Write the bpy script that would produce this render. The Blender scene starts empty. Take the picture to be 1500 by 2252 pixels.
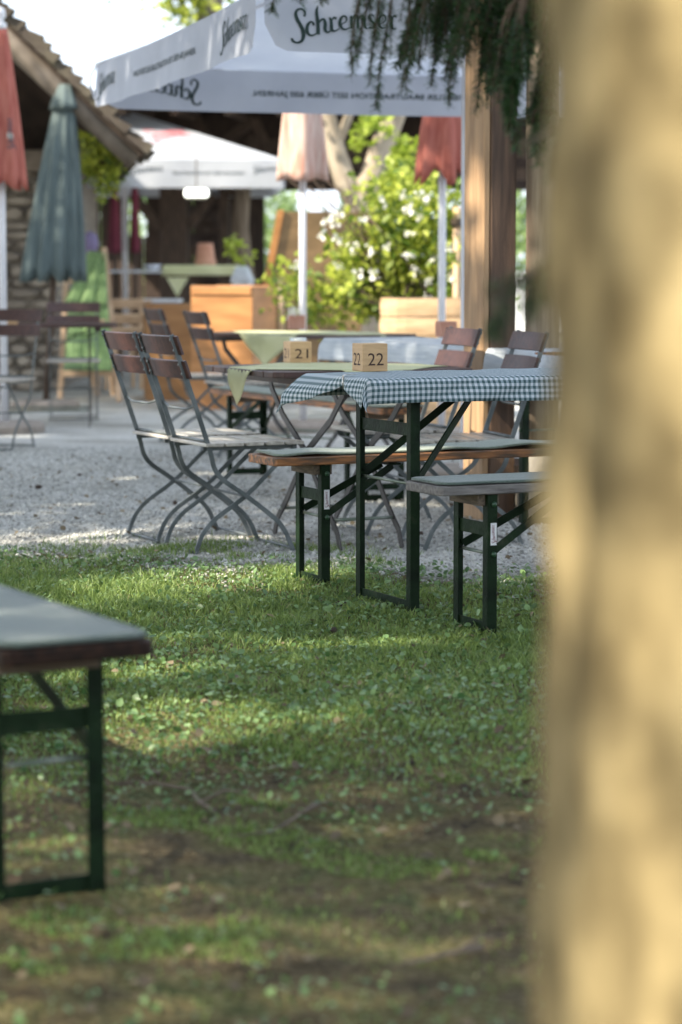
import bpy, math, random
import numpy as np
from mathutils import Vector, Matrix
random.seed(7); RNG = np.random.default_rng(7)
S = bpy.context.scene
COL = S.collection

# ------------------------------------------------------------------ camera, sky, sun, exposure
CAMH = 1.15; FPX = 5312.0; PITCH = math.atan((1126-588)/FPX)
cam_d = bpy.data.cameras.new('camera'); cam = bpy.data.objects.new('camera', cam_d); COL.objects.link(cam)
cam.location = (0, 0, CAMH); cam.rotation_euler = (math.radians(90)-PITCH, 0, 0)
cam_d.sensor_fit = 'VERTICAL'; cam_d.sensor_height = 36.0; cam_d.sensor_width = 24.0
cam_d.lens = FPX/2252*36.0
cam_d.clip_start = 0.05; cam_d.clip_end = 900
cam_d.dof.use_dof = True; cam_d.dof.focus_distance = 8.15; cam_d.dof.aperture_fstop = 2.8
cam_d.dof.aperture_blades = 0
S.camera = cam

SUN_EL = math.radians(41); HX, HY = -0.86, -0.51
_l = math.hypot(HX, HY); HX /= _l; HY /= _l
TOSUN = Vector((HX*math.cos(SUN_EL), HY*math.cos(SUN_EL), math.sin(SUN_EL)))
world = bpy.data.worlds.new('World'); S.world = world; world.use_nodes = True
wn = world.node_tree.nodes; wl = world.node_tree.links; wn.clear()
sky = wn.new('ShaderNodeTexSky'); sky.sky_type = 'NISHITA'; sky.sun_disc = False
sky.sun_elevation = SUN_EL; sky.sun_rotation = math.atan2(HX, HY)
sky.air_density = 1.0; sky.dust_density = 1.6; sky.ozone_density = 1.0
bg = wn.new('ShaderNodeBackground'); bg.inputs[1].default_value = 0.15
wo = wn.new('ShaderNodeOutputWorld'); # thin bright cloud veil mixed over the clear sky
_tc = wn.new('ShaderNodeTexCoord'); _nz = wn.new('ShaderNodeTexNoise'); _nz.inputs['Scale'].default_value = 1.6; _nz.inputs['Detail'].default_value = 6
_rp = wn.new('ShaderNodeValToRGB'); _rp.color_ramp.elements[0].position = 0.25; _rp.color_ramp.elements[0].color = (0.45,0.45,0.45,1); _rp.color_ramp.elements[1].position = 0.55; _rp.color_ramp.elements[1].color = (0.85,0.85,0.85,1)
_mx = wn.new('ShaderNodeMix'); _mx.data_type = 'RGBA'; _mx.inputs[7].default_value = (3.3, 3.65, 4.25, 1)
wl.new(_tc.outputs['Generated'], _nz.inputs['Vector']); wl.new(_nz.outputs[0], _rp.inputs[0]); wl.new(_rp.outputs[0], _mx.inputs[0]); wl.new(sky.outputs[0], _mx.inputs[6])
wl.new(_mx.outputs[2], bg.inputs[0]); wl.new(bg.outputs[0], wo.inputs[0])
sun_d = bpy.data.lights.new('sun', 'SUN'); sun = bpy.data.objects.new('sun', sun_d); COL.objects.link(sun)
sun_d.energy = 3.5; sun_d.angle = math.radians(0.6); sun_d.color = (1.0, 0.90, 0.74)
sun.rotation_euler = TOSUN.to_track_quat('Z', 'Y').to_euler()
S.view_settings.view_transform = 'Standard'; S.view_settings.look = 'None'
S.view_settings.exposure = 1.82; S.view_settings.gamma = 1.0; S.view_settings.use_curve_mapping = False
S.cycles.use_denoising = True
S.cycles.max_bounces = 8; S.cycles.transparent_max_bounces = 8

def at(px, py, Y):
    """world point seen at photo pixel (1500x2252) at distance Y in front of the camera position"""
    c, s = math.cos(PITCH), math.sin(PITCH)
    a, b = px-750.0, 1126.0-py
    d = Vector((a, FPX*c + b*s, -FPX*s + b*c)); k = Y/d.y
    return Vector((d.x*k, Y, CAMH + d.z*k))
def gnd(px, py, z=0.0):
    c, s = math.cos(PITCH), math.sin(PITCH)
    a, b = px-750.0, 1126.0-py
    d = Vector((a, FPX*c + b*s, -FPX*s + b*c)); k = (z-CAMH)/d.z
    return Vector((d.x*k, d.y*k, z))

# ------------------------------------------------------------------ materials
def rgb(c): return (c[0], c[1], c[2], 1.0)
def mat(name, c1, c2=None, scale=8.0, rough=0.7, bump=0.0, bscale=None, stretch=(1,1,1), metal=0.0, detail=4.0,
        spec=0.5, trans=0.0, attr=None, lo=0.35, hi=0.65, c3=None, sheen=0.0, coord='Object'):
    m = bpy.data.materials.new(name); m.use_nodes = True
    n = m.node_tree.nodes; l = m.node_tree.links
    p = n['Principled BSDF']; out = n['Material Output']
    p.inputs['Roughness'].default_value = rough; p.inputs['Metallic'].default_value = metal
    p.inputs['Specular IOR Level'].default_value = spec
    if sheen: p.inputs['Sheen Weight'].default_value = sheen
    tc = n.new('ShaderNodeTexCoord'); mp = n.new('ShaderNodeMapping'); l.new(tc.outputs[coord], mp.inputs[0])
    mp.inputs['Scale'].default_value = stretch
    colout = None
    if c2 is None:
        p.inputs['Base Color'].default_value = rgb(c1)
    else:
        r = n.new('ShaderNodeValToRGB')
        r.color_ramp.elements[0].position = lo; r.color_ramp.elements[1].position = hi
        r.color_ramp.elements[0].color = rgb(c1); r.color_ramp.elements[1].color = rgb(c2)
        if c3:
            e = r.color_ramp.elements.new(min(0.98, hi+0.15)); e.color = rgb(c3)
        if attr:
            a = n.new('ShaderNodeAttribute'); a.attribute_name = attr; l.new(a.outputs['Fac'], r.inputs[0])
        else:
            t = n.new('ShaderNodeTexNoise'); t.inputs['Scale'].default_value = scale; t.inputs['Detail'].default_value = detail
            l.new(mp.outputs[0], t.inputs['Vector']); l.new(t.outputs[0], r.inputs[0])
        l.new(r.outputs[0], p.inputs['Base Color']); colout = r.outputs[0]
    if bump:
        t2 = n.new('ShaderNodeTexNoise'); t2.inputs['Scale'].default_value = bscale or scale*3; t2.inputs['Detail'].default_value = 5
        l.new(mp.outputs[0], t2.inputs['Vector'])
        b = n.new('ShaderNodeBump'); b.inputs['Strength'].default_value = bump; b.inputs['Distance'].default_value = 0.01
        l.new(t2.outputs[0], b.inputs['Height']); l.new(b.outputs[0], p.inputs['Normal'])
    if trans:
        tr = n.new('ShaderNodeBsdfTranslucent'); mx = n.new('ShaderNodeMixShader'); mx.inputs[0].default_value = trans
        if colout: l.new(colout, tr.inputs[0])
        else: tr.inputs[0].default_value = rgb(c1)
        l.new(p.outputs[0], mx.inputs[1]); l.new(tr.outputs[0], mx.inputs[2]); l.new(mx.outputs[0], out.inputs[0])
    return m

M = {}
M['green_steel'] = mat('green painted steel', (0.003,0.0085,0.003), (0.008,0.022,0.007), 11, 0.5, 0.25, 60, c3=(0.035,0.04,0.022), hi=0.6, spec=0.13)
M['bolt'] = mat('green bolt', (0.02,0.06,0.025), rough=0.35)
M['rod'] = mat('worn steel rod', (0.13,0.17,0.13), (0.22,0.24,0.2), 20, 0.4, metal=0.4)
M['chair_steel'] = mat('galvanised flat steel', (0.075,0.088,0.088), (0.15,0.168,0.168), 12, 0.40, 0.1, 80, metal=0.3, spec=0.5)
M['table_steel'] = mat('dark flat steel', (0.035,0.032,0.03), (0.07,0.064,0.058), 12, 0.45, metal=0.3)
M['slat_brown'] = mat('dark brown varnished slat', (0.032,0.012,0.009), (0.065,0.026,0.018), 6, 0.45, 0.1, 40, stretch=(1,8,8))
M['slat_top'] = mat('weathered brown slat', (0.30,0.27,0.23), (0.50,0.47,0.41), 7, 0.28, 0.15, 40, stretch=(8,1,8))  # sky reflection on the seat tops painted into a pale base colour
M['board_orange'] = mat('worn orange varnished board', (0.10,0.060,0.035), (0.33,0.135,0.045), 7, 0.55, 0.35, 30, stretch=(1.2,9,9), lo=0.40, hi=0.6, c3=(0.42,0.20,0.08))
M['board_grey'] = mat('weathered grey board', (0.095,0.085,0.078), (0.20,0.185,0.17), 8, 0.65, 0.4, 26, stretch=(1.2,9,9), c3=(0.26,0.16,0.10))
M['board_red'] = mat('red brown varnished board', (0.010,0.006,0.004), (0.035,0.016,0.009), 8, 0.5, 0.2, 30, stretch=(1.2,9,9), c3=(0.25,0.10,0.04), hi=0.75, spec=0.15)
M['block_wood'] = mat('old wood block', (0.07,0.05,0.033), (0.16,0.12,0.08), 14, 0.75, 0.4, 40, stretch=(8,1,8))
M['felt'] = mat('grey green felt', (0.15,0.19,0.15), (0.23,0.27,0.215), 160, 0.95, 0.5, 300, sheen=0.3)
M['felt_edge'] = mat('light felt', (0.38,0.40,0.33), (0.44,0.46,0.38), 160, 0.95, 0.5, 300)
M['felt_blue'] = mat('blue green felt', (0.065,0.095,0.078), (0.11,0.148,0.122), 160, 0.95, 0.5, 300, sheen=0.3)
M['cube_wood'] = mat('pale beech block', (0.46,0.29,0.135), (0.58,0.38,0.19), 10, 0.5, 0.1, 60, stretch=(1,1,7))
M['ink'] = mat('dark brown burnt ink', (0.045,0.02,0.012), rough=0.7)
M['print'] = mat('dark green print', (0.012,0.03,0.028), (0.02,0.045,0.04), 20, 0.8)
M['print_pale'] = mat('faded print', (0.06,0.08,0.10), rough=0.85)
M['print_red'] = mat('faded red print', (0.55,0.10,0.12), rough=0.85)
M['label_red'] = mat('dark red label print', (0.16,0.02,0.03), rough=0.6)
M['label_white'] = mat('white label', (0.62,0.63,0.62), (0.7,0.7,0.7), 40, 0.5)
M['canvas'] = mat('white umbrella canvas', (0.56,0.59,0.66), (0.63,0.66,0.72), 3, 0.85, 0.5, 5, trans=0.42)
M['valance_cloth'] = mat('grey white valance cloth', (0.44,0.47,0.54), (0.50,0.53,0.60), 3, 0.85, 0.5, 5, trans=0.22)  # darker copy of the canvas, the valance's shade painted in
M['white_metal'] = mat('white painted metal', (0.62,0.63,0.66), (0.70,0.70,0.72), 6, 0.4)
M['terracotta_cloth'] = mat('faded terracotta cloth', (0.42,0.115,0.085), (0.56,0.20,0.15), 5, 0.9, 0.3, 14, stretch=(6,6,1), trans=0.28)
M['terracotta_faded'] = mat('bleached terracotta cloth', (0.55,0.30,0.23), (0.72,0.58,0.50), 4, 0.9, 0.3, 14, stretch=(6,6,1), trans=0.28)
M['teal_cloth'] = mat('grey teal cloth', (0.08,0.11,0.11), (0.125,0.165,0.165), 3, 0.85, 0.2, 12, stretch=(5,5,1), trans=0.12)
M['dark_wood'] = mat('dark brown timber', (0.05,0.032,0.022), (0.11,0.072,0.048), 6, 0.75, 0.4, 20, stretch=(6,6,1))
M['barn_wood'] = mat('old barn timber', (0.028,0.017,0.012), (0.055,0.034,0.023), 5, 0.8, 0.4, 20, stretch=(6,6,1))
M['post_face'] = mat('brown stained post', (0.06,0.034,0.02), (0.125,0.072,0.042), 4, 0.7, 0.35, 22, stretch=(9,9,0.8))
M['post_light'] = mat('pale timber plank', (0.27,0.165,0.085), (0.40,0.255,0.135), 4, 0.65, 0.25, 20, stretch=(9,9,0.8))  # paler copy of the post timber, sunlight put into its colour
M['log'] = mat('grey log post', (0.15,0.11,0.075), (0.30,0.24,0.17), 4, 0.75, 0.45, 16, stretch=(7,7,0.7))
M['planter_wood'] = mat('light larch planks', (0.42,0.27,0.14), (0.58,0.40,0.23), 4, 0.6, 0.2, 20, stretch=(1,1,6))
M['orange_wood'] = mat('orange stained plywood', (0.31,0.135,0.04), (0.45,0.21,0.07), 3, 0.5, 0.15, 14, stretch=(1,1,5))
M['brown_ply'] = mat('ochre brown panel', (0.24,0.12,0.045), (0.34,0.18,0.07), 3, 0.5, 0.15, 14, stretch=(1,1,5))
M['board_ochre'] = mat('ochre panel', (0.17,0.105,0.045), (0.25,0.155,0.07), 3, 0.55, 0.15, 14, stretch=(1,1,4))
M['light_wood'] = mat('light beech wood', (0.45,0.30,0.18), (0.55,0.39,0.25), 6, 0.55)
M['towel'] = mat('lime green blanket', (0.17,0.28,0.10), (0.24,0.36,0.15), 20, 0.95, 0.5, 60, sheen=0.3)
M['yellow_cloth'] = mat('pale yellow green cloth', (0.62,0.63,0.36), (0.72,0.72,0.46), 4, 0.85, 0.15, 30, trans=0.25)
M['white_top'] = mat('white table top', (0.60,0.62,0.68), (0.68,0.70,0.74), 6, 0.4)
M['clay'] = mat('terracotta clay', (0.42,0.20,0.13), (0.52,0.28,0.20), 8, 0.8, 0.2)
M['maroon'] = mat('maroon cloth', (0.13,0.02,0.04), (0.19,0.035,0.06), 5, 0.85, 0.2)
M['lilac'] = mat('lilac fabric', (0.20,0.17,0.30), rough=0.9)
M['stone'] = mat('rubble stone', (0.22,0.19,0.155), (0.42,0.37,0.30), 3, 0.85, 0.6, 12)
M['mortar'] = mat('dark mortar', (0.14,0.12,0.10), (0.24,0.21,0.17), 9, 0.9, 0.5)
M['base_stone'] = mat('granite block', (0.26,0.23,0.18), (0.40,0.36,0.30), 7, 0.85, 0.7, 18)
M['roof_moss'] = mat('mossy shingle roof', (0.06,0.047,0.036), (0.10,0.085,0.06), 5, 0.9, 0.7, 14, c3=(0.06,0.075,0.03))
M['roof_log'] = mat('grey brown barge board', (0.13,0.105,0.08), (0.23,0.19,0.15), 5, 0.8, 0.5, 16)
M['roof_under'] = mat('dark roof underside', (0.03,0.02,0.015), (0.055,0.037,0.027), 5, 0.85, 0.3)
M['bark'] = mat('lichen bark', (0.11,0.085,0.042), (0.28,0.22,0.11), 9, 0.95, 0.9, 20, stretch=(1.6,1.6,1.2), lo=0.36, hi=0.60, c3=(0.38,0.30,0.16), spec=0.08)
M['bark_dark'] = mat('grey bark', (0.12,0.10,0.08), (0.22,0.19,0.15), 7, 0.9, 0.9, 20, stretch=(2,2,0.6))
M['bark_pale'] = mat('pale bark', (0.28,0.23,0.17), (0.42,0.36,0.28), 5, 0.9, 0.7, 16, stretch=(2,2,0.6))
M['leaf_rose'] = mat('rose leaves', (0.10,0.17,0.02), (0.50,0.56,0.08), attr='rnd', lo=0.1, hi=0.9, rough=0.5, trans=0.45)
M['leaf_dark'] = mat('dark foliage', (0.035,0.085,0.018), (0.09,0.17,0.035), attr='rnd', lo=0.1, hi=0.9, rough=0.5, trans=0.35)
M['leaf_far'] = mat('distant foliage', (0.13,0.22,0.07), (0.34,0.45,0.19), attr='rnd', lo=0.1, hi=0.9, rough=0.6, trans=0.5)
M['leaf_yellow'] = mat('yellow green leaves', (0.30,0.40,0.04), (0.48,0.56,0.09), attr='rnd', lo=0.1, hi=0.9, rough=0.5, trans=0.5)
M['petal'] = mat('white petals', (0.75,0.75,0.66), (0.85,0.84,0.78), attr='rnd', lo=0.1, hi=0.9, rough=0.8, trans=0.3)
M['needle'] = mat('fir needles', (0.010,0.034,0.010), (0.04,0.10,0.022), attr='rnd', lo=0.1, hi=0.95, rough=0.45, trans=0.15)
M['twig'] = mat('brown twig', (0.05,0.033,0.022), (0.10,0.07,0.045), 20, 0.85, 0.4)
M['stick'] = mat('dry stick', (0.10,0.075,0.055), (0.18,0.14,0.10), 20, 0.85, 0.4)
M['grass'] = mat('grass blades', (0.09,0.155,0.030), (0.30,0.40,0.105), attr='rnd', lo=0.05, hi=0.9, rough=0.5, trans=0.35, c3=(0.46,0.42,0.22))
M['clover'] = mat('ground leaves', (0.045,0.11,0.025), (0.23,0.35,0.14), attr='rnd', lo=0.05, hi=0.95, rough=0.38, trans=0.25, spec=0.45)
M['dead'] = mat('dry brown leaves', (0.08,0.055,0.032), (0.25,0.20,0.12), attr='rnd', lo=0.05, hi=0.95, rough=0.8, trans=0.15)
M['pebble'] = mat('gravel stones', (0.25,0.25,0.23), (0.60,0.60,0.56), attr='rnd', lo=0.05, hi=0.95, rough=0.85)
M['glass'] = mat('glass jar', (0.75,0.80,0.78), rough=0.12, metal=0.0, spec=0.9)
M['chrome'] = mat('steel clip', (0.5,0.48,0.42), rough=0.25, metal=0.9)
M['concrete'] = mat('round concrete base', (0.20,0.17,0.14), (0.30,0.26,0.22), 9, 0.9, 0.4)
M['cone'] = mat('fir cone', (0.035,0.022,0.015), (0.09,0.055,0.035), 60, 0.85, 0.8, 120)

# ------------------------------------------------------------------ mesh builder
class MB:
    def __init__(s): s.v = []; s.f = []; s.uv = None
    def add(s, vs, fs):
        o = len(s.v); s.v += [tuple(v) for v in vs]; s.f += [tuple(i+o for i in f) for f in fs]; return s
    def box(s, c, size, rz=0.0, taper=1.0):
        x, y, z = size[0]/2, size[1]/2, size[2]/2; cs, sn = math.cos(rz), math.sin(rz)
        vs = []
        for dz in (-z, z):
            k = taper if dz > 0 else 1.0
            for dx, dy in ((-x,-y),(x,-y),(x,y),(-x,y)):
                dx *= k; dy *= k
                vs.append((c[0]+dx*cs-dy*sn, c[1]+dx*sn+dy*cs, c[2]+dz))
        return s.add(vs, [(3,2,1,0),(4,5,6,7),(0,1,5,4),(1,2,6,5),(2,3,7,6),(3,0,4,7)])
    def beam(s, p0, p1, w, h, up=(0,0,1)):
        return s.ribbon_bar([p0, p1], w, h, up)
    def ribbon_bar(s, pts, w, h, up=(0,0,1)):
        """bar of section w (across, along cross(up,dir)) x h (in the plane of up) swept along pts"""
        pts = [Vector(p) for p in pts]; up = Vector(up).normalized(); vs = []; n = len(pts)
        for i, p in enumerate(pts):
            t = (pts[min(i+1, n-1)] - pts[max(i-1, 0)]).normalized()
            a = t.cross(up)
            if a.length < 1e-4: a = t.cross(Vector((1,0,0)))
            a.normalize(); b = a.cross(t).normalized()
            for sa, sb in ((-1,-1),(1,-1),(1,1),(-1,1)): vs.append(p + a*(sa*w/2) + b*(sb*h/2))
        fs = [(3,2,1,0), tuple(4*(n-1)+k for k in (0,1,2,3))]
        for i in range(n-1):
            for k in range(4):
                fs.append((4*i+k, 4*i+(k+1)%4, 4*i+4+(k+1)%4, 4*i+4+k))
        return s.add(vs, fs)
    def tube(s, pts, r, n=8):
        pts = [Vector(p) for p in pts]; m = len(pts)
        if not hasattr(r, '__len__'): r = [r]*m
        vs = []; a = None
        for i, p in enumerate(pts):
            t = (pts[min(i+1, m-1)] - pts[max(i-1, 0)]).normalized()
            if a is None: a = t.cross(Vector((0,0,1)) if abs(t.z) < 0.9 else Vector((1,0,0))).normalized()
            a = (a - t*a.dot(t)).normalized(); b = t.cross(a)
            for k in range(n):
                th = 2*math.pi*k/n; vs.append(p + a*(math.cos(th)*r[i]) + b*(math.sin(th)*r[i]))
        fs = [tuple(range(n-1, -1, -1)), tuple((m-1)*n+k for k in range(n))]
        for i in range(m-1):
            for k in range(n): fs.append((i*n+k, i*n+(k+1)%n, (i+1)*n+(k+1)%n, (i+1)*n+k))
        return s.add(vs, fs)
    def lathe(s, prof, c=(0,0,0), n=24, rad=None):
        vs = []; m = len(prof)
        for i, (r, z) in enumerate(prof):
            for k in range(n):
                th = 2*math.pi*k/n; rr = r*(rad(th, z) if rad else 1.0)
                vs.append((c[0]+rr*math.cos(th), c[1]+rr*math.sin(th), c[2]+z))
        fs = []
        for i in range(m-1):
            for k in range(n): fs.append((i*n+k, i*n+(k+1)%n, (i+1)*n+(k+1)%n, (i+1)*n+k))
        fs += [tuple(range(n-1,-1,-1)), tuple((m-1)*n+k for k in range(n))]
        return s.add(vs, fs)
    def grid(s, P):
        nu = len(P); nv = len(P[0]); vs = [p for row in P for p in row]
        return s.add(vs, [(i*nv+j, (i+1)*nv+j, (i+1)*nv+j+1, i*nv+j+1) for i in range(nu-1) for j in range(nv-1)])
    def prism(s, poly, z0, z1):
        n = len(poly); vs = [(x,y,z0) for x,y in poly] + [(x,y,z1) for x,y in poly]
        return s.add(vs, [tuple(range(n-1,-1,-1)), tuple(range(n,2*n))] + [(k,(k+1)%n,n+(k+1)%n,n+k) for k in range(n)])
    def build(s, name, m, parent=None, bevel=0.0, smooth=False, solid=0.0, sub=0):
        me = bpy.data.meshes.new(name); me.from_pydata(s.v, [], s.f); me.update()
        me.materials.append(M[m] if isinstance(m, str) else m)
        if smooth: me.polygons.foreach_set('use_smooth', [True]*len(me.polygons))
        o = bpy.data.objects.new(name, me); COL.objects.link(o)
        if parent: o.parent = parent
        if solid:
            q = o.modifiers.new('solid', 'SOLIDIFY'); q.thickness = solid; q.offset = 0
        if bevel:
            q = o.modifiers.new('bevel', 'BEVEL'); q.width = bevel; q.segments = 2; q.limit_method = 'ANGLE'
        if sub:
            q = o.modifiers.new('sub', 'SUBSURF'); q.levels = sub; q.render_levels = sub
        return o

def tag(o, label, cat, group=None):
    o['label'] = label; o['category'] = cat
    if group: o['group'] = group
    return o
def thing(name, label, cat, loc=(0,0,0), rz=0.0, group=None):
    o = bpy.data.objects.new(name, None); COL.objects.link(o); o.empty_display_size = 0.1
    o.location = loc; o.rotation_euler = (0,0,rz); return tag(o, label, cat, group)
def kind(o, k='structure'): o['kind'] = k; return o
def dup(root, loc, rz, label=None, group=None):
    r = root.copy(); COL.objects.link(r); r.location = loc; r.rotation_euler = (0,0,rz)
    if label: r['label'] = label
    if group: r['group'] = group
    for ch in list(root.children):
        c = ch.copy(); COL.objects.link(c); c.parent = r
        for g in ch.children:
            d = g.copy(); COL.objects.link(d); d.parent = c
    return r

def soup(name, V, F_per, rnd, m, parent=None, smooth=False):
    """V: (n, k, 3) vertices of n equal items, F_per: faces of one item, rnd: (n,) value per item"""
    n, k, _ = V.shape
    me = bpy.data.meshes.new(name)
    nf = len(F_per); sizes = [len(f) for f in F_per]; tot = sum(sizes)
    loops = np.concatenate([np.array(f) for f in F_per])
    L = (loops[None, :] + (np.arange(n)*k)[:, None]).ravel()
    me.vertices.add(n*k); me.vertices.foreach_set('co', V.astype(np.float32).ravel())
    me.loops.add(n*tot); me.loops.foreach_set('vertex_index', L.astype(np.int32))
    starts = np.concatenate([[0], np.cumsum(sizes)[:-1]])
    ST = (starts[None, :] + (np.arange(n)*tot)[:, None]).ravel()
    me.polygons.add(n*nf); me.polygons.foreach_set('loop_start', ST.astype(np.int32))
    try: me.polygons.foreach_set('loop_total', np.tile(sizes, n).astype(np.int32))
    except Exception: pass
    me.update(calc_edges=True)
    a = me.attributes.new('rnd', 'FLOAT', 'POINT'); a.data.foreach_set('value', np.repeat(rnd, k).astype(np.float32))
    if smooth: me.polygons.foreach_set('use_smooth', np.ones(n*nf, bool))
    me.materials.append(M[m]); me.validate()
    o = bpy.data.objects.new(name, me); COL.objects.link(o)
    if parent: o.parent = parent
    return o

def leaf_shape(kind):
    if kind == 'leaf':   # pointed leaf, slightly folded; length along x 0..1, width y
        return np.array([(0,0,0),(0.35,0.28,0.07),(0.75,0.2,0.03),(1,0,-0.06),(0.75,-0.2,0.03),(0.35,-0.28,0.07),(0.5,0,-0.02)]), \
               [(0,1,6,5)[:3], (0,6,5), (1,2,6), (2,3,6), (3,4,6), (4,5,6)]
    if kind == 'round':
        a = np.linspace(0, 2*math.pi, 7)[:-1]
        return np.array([(0.5+0.5*math.cos(t), 0.5*math.sin(t), 0.06*math.cos(2*t)) for t in a]), [(0,1,2,3),(0,3,4,5)]
def rand_frames(n, up_bias=0.0):
    """random orthonormal frames (n,3,3), third axis biased to +z"""
    z = RNG.normal(size=(n,3)); z[:,2] += up_bias*2.0; z /= np.linalg.norm(z, axis=1)[:,None]
    x = RNG.normal(size=(n,3)); x -= (x*z).sum(1)[:,None]*z; x /= np.linalg.norm(x, axis=1)[:,None]
    y = np.cross(z, x); return np.stack([x,y,z], axis=1)
def leaves(name, pts, size, m, parent=None, up=0.3, shape='leaf', jitter=0.4, rnd=None):
    n = len(pts); sh, fs = leaf_shape(shape); fr = rand_frames(n, up)
    sz = size*(1+jitter*(RNG.random(n)*2-1))
    V = np.einsum('kc,ncd->nkd', sh, fr)*sz[:,None,None] + pts[:,None,:]
    return soup(name, V, fs, RNG.random(n) if rnd is None else rnd, m, parent)

def clumps(center, radii, n_cl, n_leaf, cl_r, hollow=0.35):
    """leaf points gathered in clumps spread through an ellipsoid: uneven outline, gaps between clumps"""
    c = RNG.normal(size=(n_cl,3)); c /= np.linalg.norm(c, axis=1)[:,None]
    c *= (hollow + (1-hollow)*RNG.random(n_cl)**0.6)[:,None]
    c = c*np.array(radii) + np.array(center)
    idx = RNG.integers(0, n_cl, n_leaf)
    p = RNG.normal(size=(n_leaf,3))*cl_r*0.5
    return c[idx] + p*(0.6+0.8*RNG.random(n_cl)[idx])[:,None]

# ------------------------------------------------------------------ lettering
WORD = [  # calligraphic strokes of the brewery word, in a 1500 x 560 field: (x, y, width)
 [(96,452,30),(110,486,30),(160,505,24),(218,482,34),(243,420,46),(235,350,46),(205,285,44),(168,220,44),(152,160,40),(170,112,28),(220,94,24),(262,118,28),(270,155,24),(256,184,30)],
 [(372,290,30),(368,260,26),(335,248,24),(298,288,36),(287,350,44),(308,398,34),(350,412,22),(408,388,14)],
 [(432,52,14),(415,120,36),(423,220,42),(428,300,44),(426,396,48)],
 [(432,275,14),(468,220,22),(505,212,30),(520,260,42),(516,330,42),(542,366,26),(592,345,14)],
 [(572,186,22),(592,215,34),(598,270,40),(600,330,42),(640,348,20),(700,315,12)],
 [(604,215,14),(632,186,24),(664,196,34)],
 [(712,272,12),(785,225,16),(788,176,26),(752,162,22),(716,200,34),(706,260,42),(730,308,32),(772,324,20),(838,298,12)],
 [(842,160,20),(856,180,36),(860,312,40)],
 [(866,200,12),(905,150,24),(930,170,38),(936,308,40)],
 [(942,196,12),(985,148,24),(1010,170,38),(1020,265,40),(1040,300,24),(1070,296,12)],
 [(1146,156,28),(1112,130,18),(1082,160,32),(1106,205,40),(1150,246,38),(1138,288,24),(1074,292,26)],
 [(1205,250,12),(1286,200,16),(1290,150,26),(1250,130,22),(1208,172,34),(1200,232,42),(1228,282,30),(1275,288,18),(1330,264,12)],
 [(1345,132,18),(1364,160,36),(1368,270,40),(1395,294,22),(1430,286,12)],
 [(1372,180,12),(1402,134,24),(1436,148,34)]]
def catmull(P, k=6):
    P = [np.array(p, float) for p in P]; Q = [2*P[0]-P[1]] + P + [2*P[-1]-P[-2]]; out = []
    for i in range(1, len(Q)-2):
        for j in range(k):
            t = j/k; a, b, c, d = Q[i-1], Q[i], Q[i+1], Q[i+2]
            out.append(0.5*((2*b)+(-a+c)*t+(2*a-5*b+4*c-d)*t*t+(-a+3*b-3*c+d)*t**3))
    out.append(P[-1]); return out
def word_strips():
    """list of (points Nx2 left, right) in units of word width (0..1), y up"""
    res = []
    for st in WORD:
        c = catmull(st, 5); L = []; R = []
        for i, p in enumerate(c):
            t = c[min(i+1,len(c)-1)][:2]-c[max(i-1,0)][:2]; t /= (np.linalg.norm(t)+1e-9); nn = np.array([-t[1], t[0]])
            w = max(8, p[2])/2*1.05
            L.append(p[:2]+nn*w); R.append(p[:2]-nn*w)
        res.append((np.array(L), np.array(R)))
    return res
STRIPS = word_strips()
def word_mesh(mb, fn, s0, t0, width, both=False, flip=1):
    """fn(s, t, off) -> point; word laid from s0 rightwards, t0 = top line, t grows downwards"""
    k = width/1370.0
    for si, (L, R) in enumerate(STRIPS):
        for side in ((1,-1) if both else (1,)):
            off = side*(0.003+0.0004*si)
            vs = []
            for a, b in zip(L, R):
                vs.append(fn(s0+(a[0]-90)*k, t0+(a[1]-50)*k, off)); vs.append(fn(s0+(b[0]-90)*k, t0+(b[1]-50)*k, off))
            mb.add(vs, [(2*i, 2*i+1, 2*i+3, 2*i+2) for i in range(len(L)-1)])
def text_2d(txt, width=None, height=None):
    cu = bpy.data.curves.new('t', 'FONT'); cu.body = txt; cu.size = 1.0; cu.resolution_u = 3; cu.offset = 0.012 if len(txt) > 5 else 0.0
    o = bpy.data.objects.new('t', cu); COL.objects.link(o); bpy.context.view_layer.update()
    me = bpy.data.meshes.new_from_object(o.evaluated_get(bpy.context.evaluated_depsgraph_get()))
    vs = np.array([v.co[:2] for v in me.vertices]); fs = [tuple(p.vertices) for p in me.polygons]
    bpy.data.objects.remove(o); bpy.data.curves.remove(cu); bpy.data.meshes.remove(me)
    mn = vs.min(0); mx = vs.max(0); vs = vs-mn; sz = mx-mn
    if width and height: vs = vs*np.array([width/sz[0], height/sz[1]])
    elif width: vs = vs*(width/sz[0])
    else: vs = vs*(height/sz[1])
    return vs, fs
def text_mesh(mb, txt, fn, s0, tbase, width, height, both=False):
    vs, fs = text_2d(txt, width, height)
    for off in ((0.003,-0.003) if both else (0.003,)):
        mb.add([fn(s0+x, tbase-y, off) for x, y in vs], fs)

# ------------------------------------------------------------------ the table axes of the garden
UANG = math.atan2(0.424, 0.906); U2 = Vector((math.cos(UANG), math.sin(UANG), 0)); V2 = Vector((U2.y, -U2.x, 0))  # V2 towards the camera side

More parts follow.
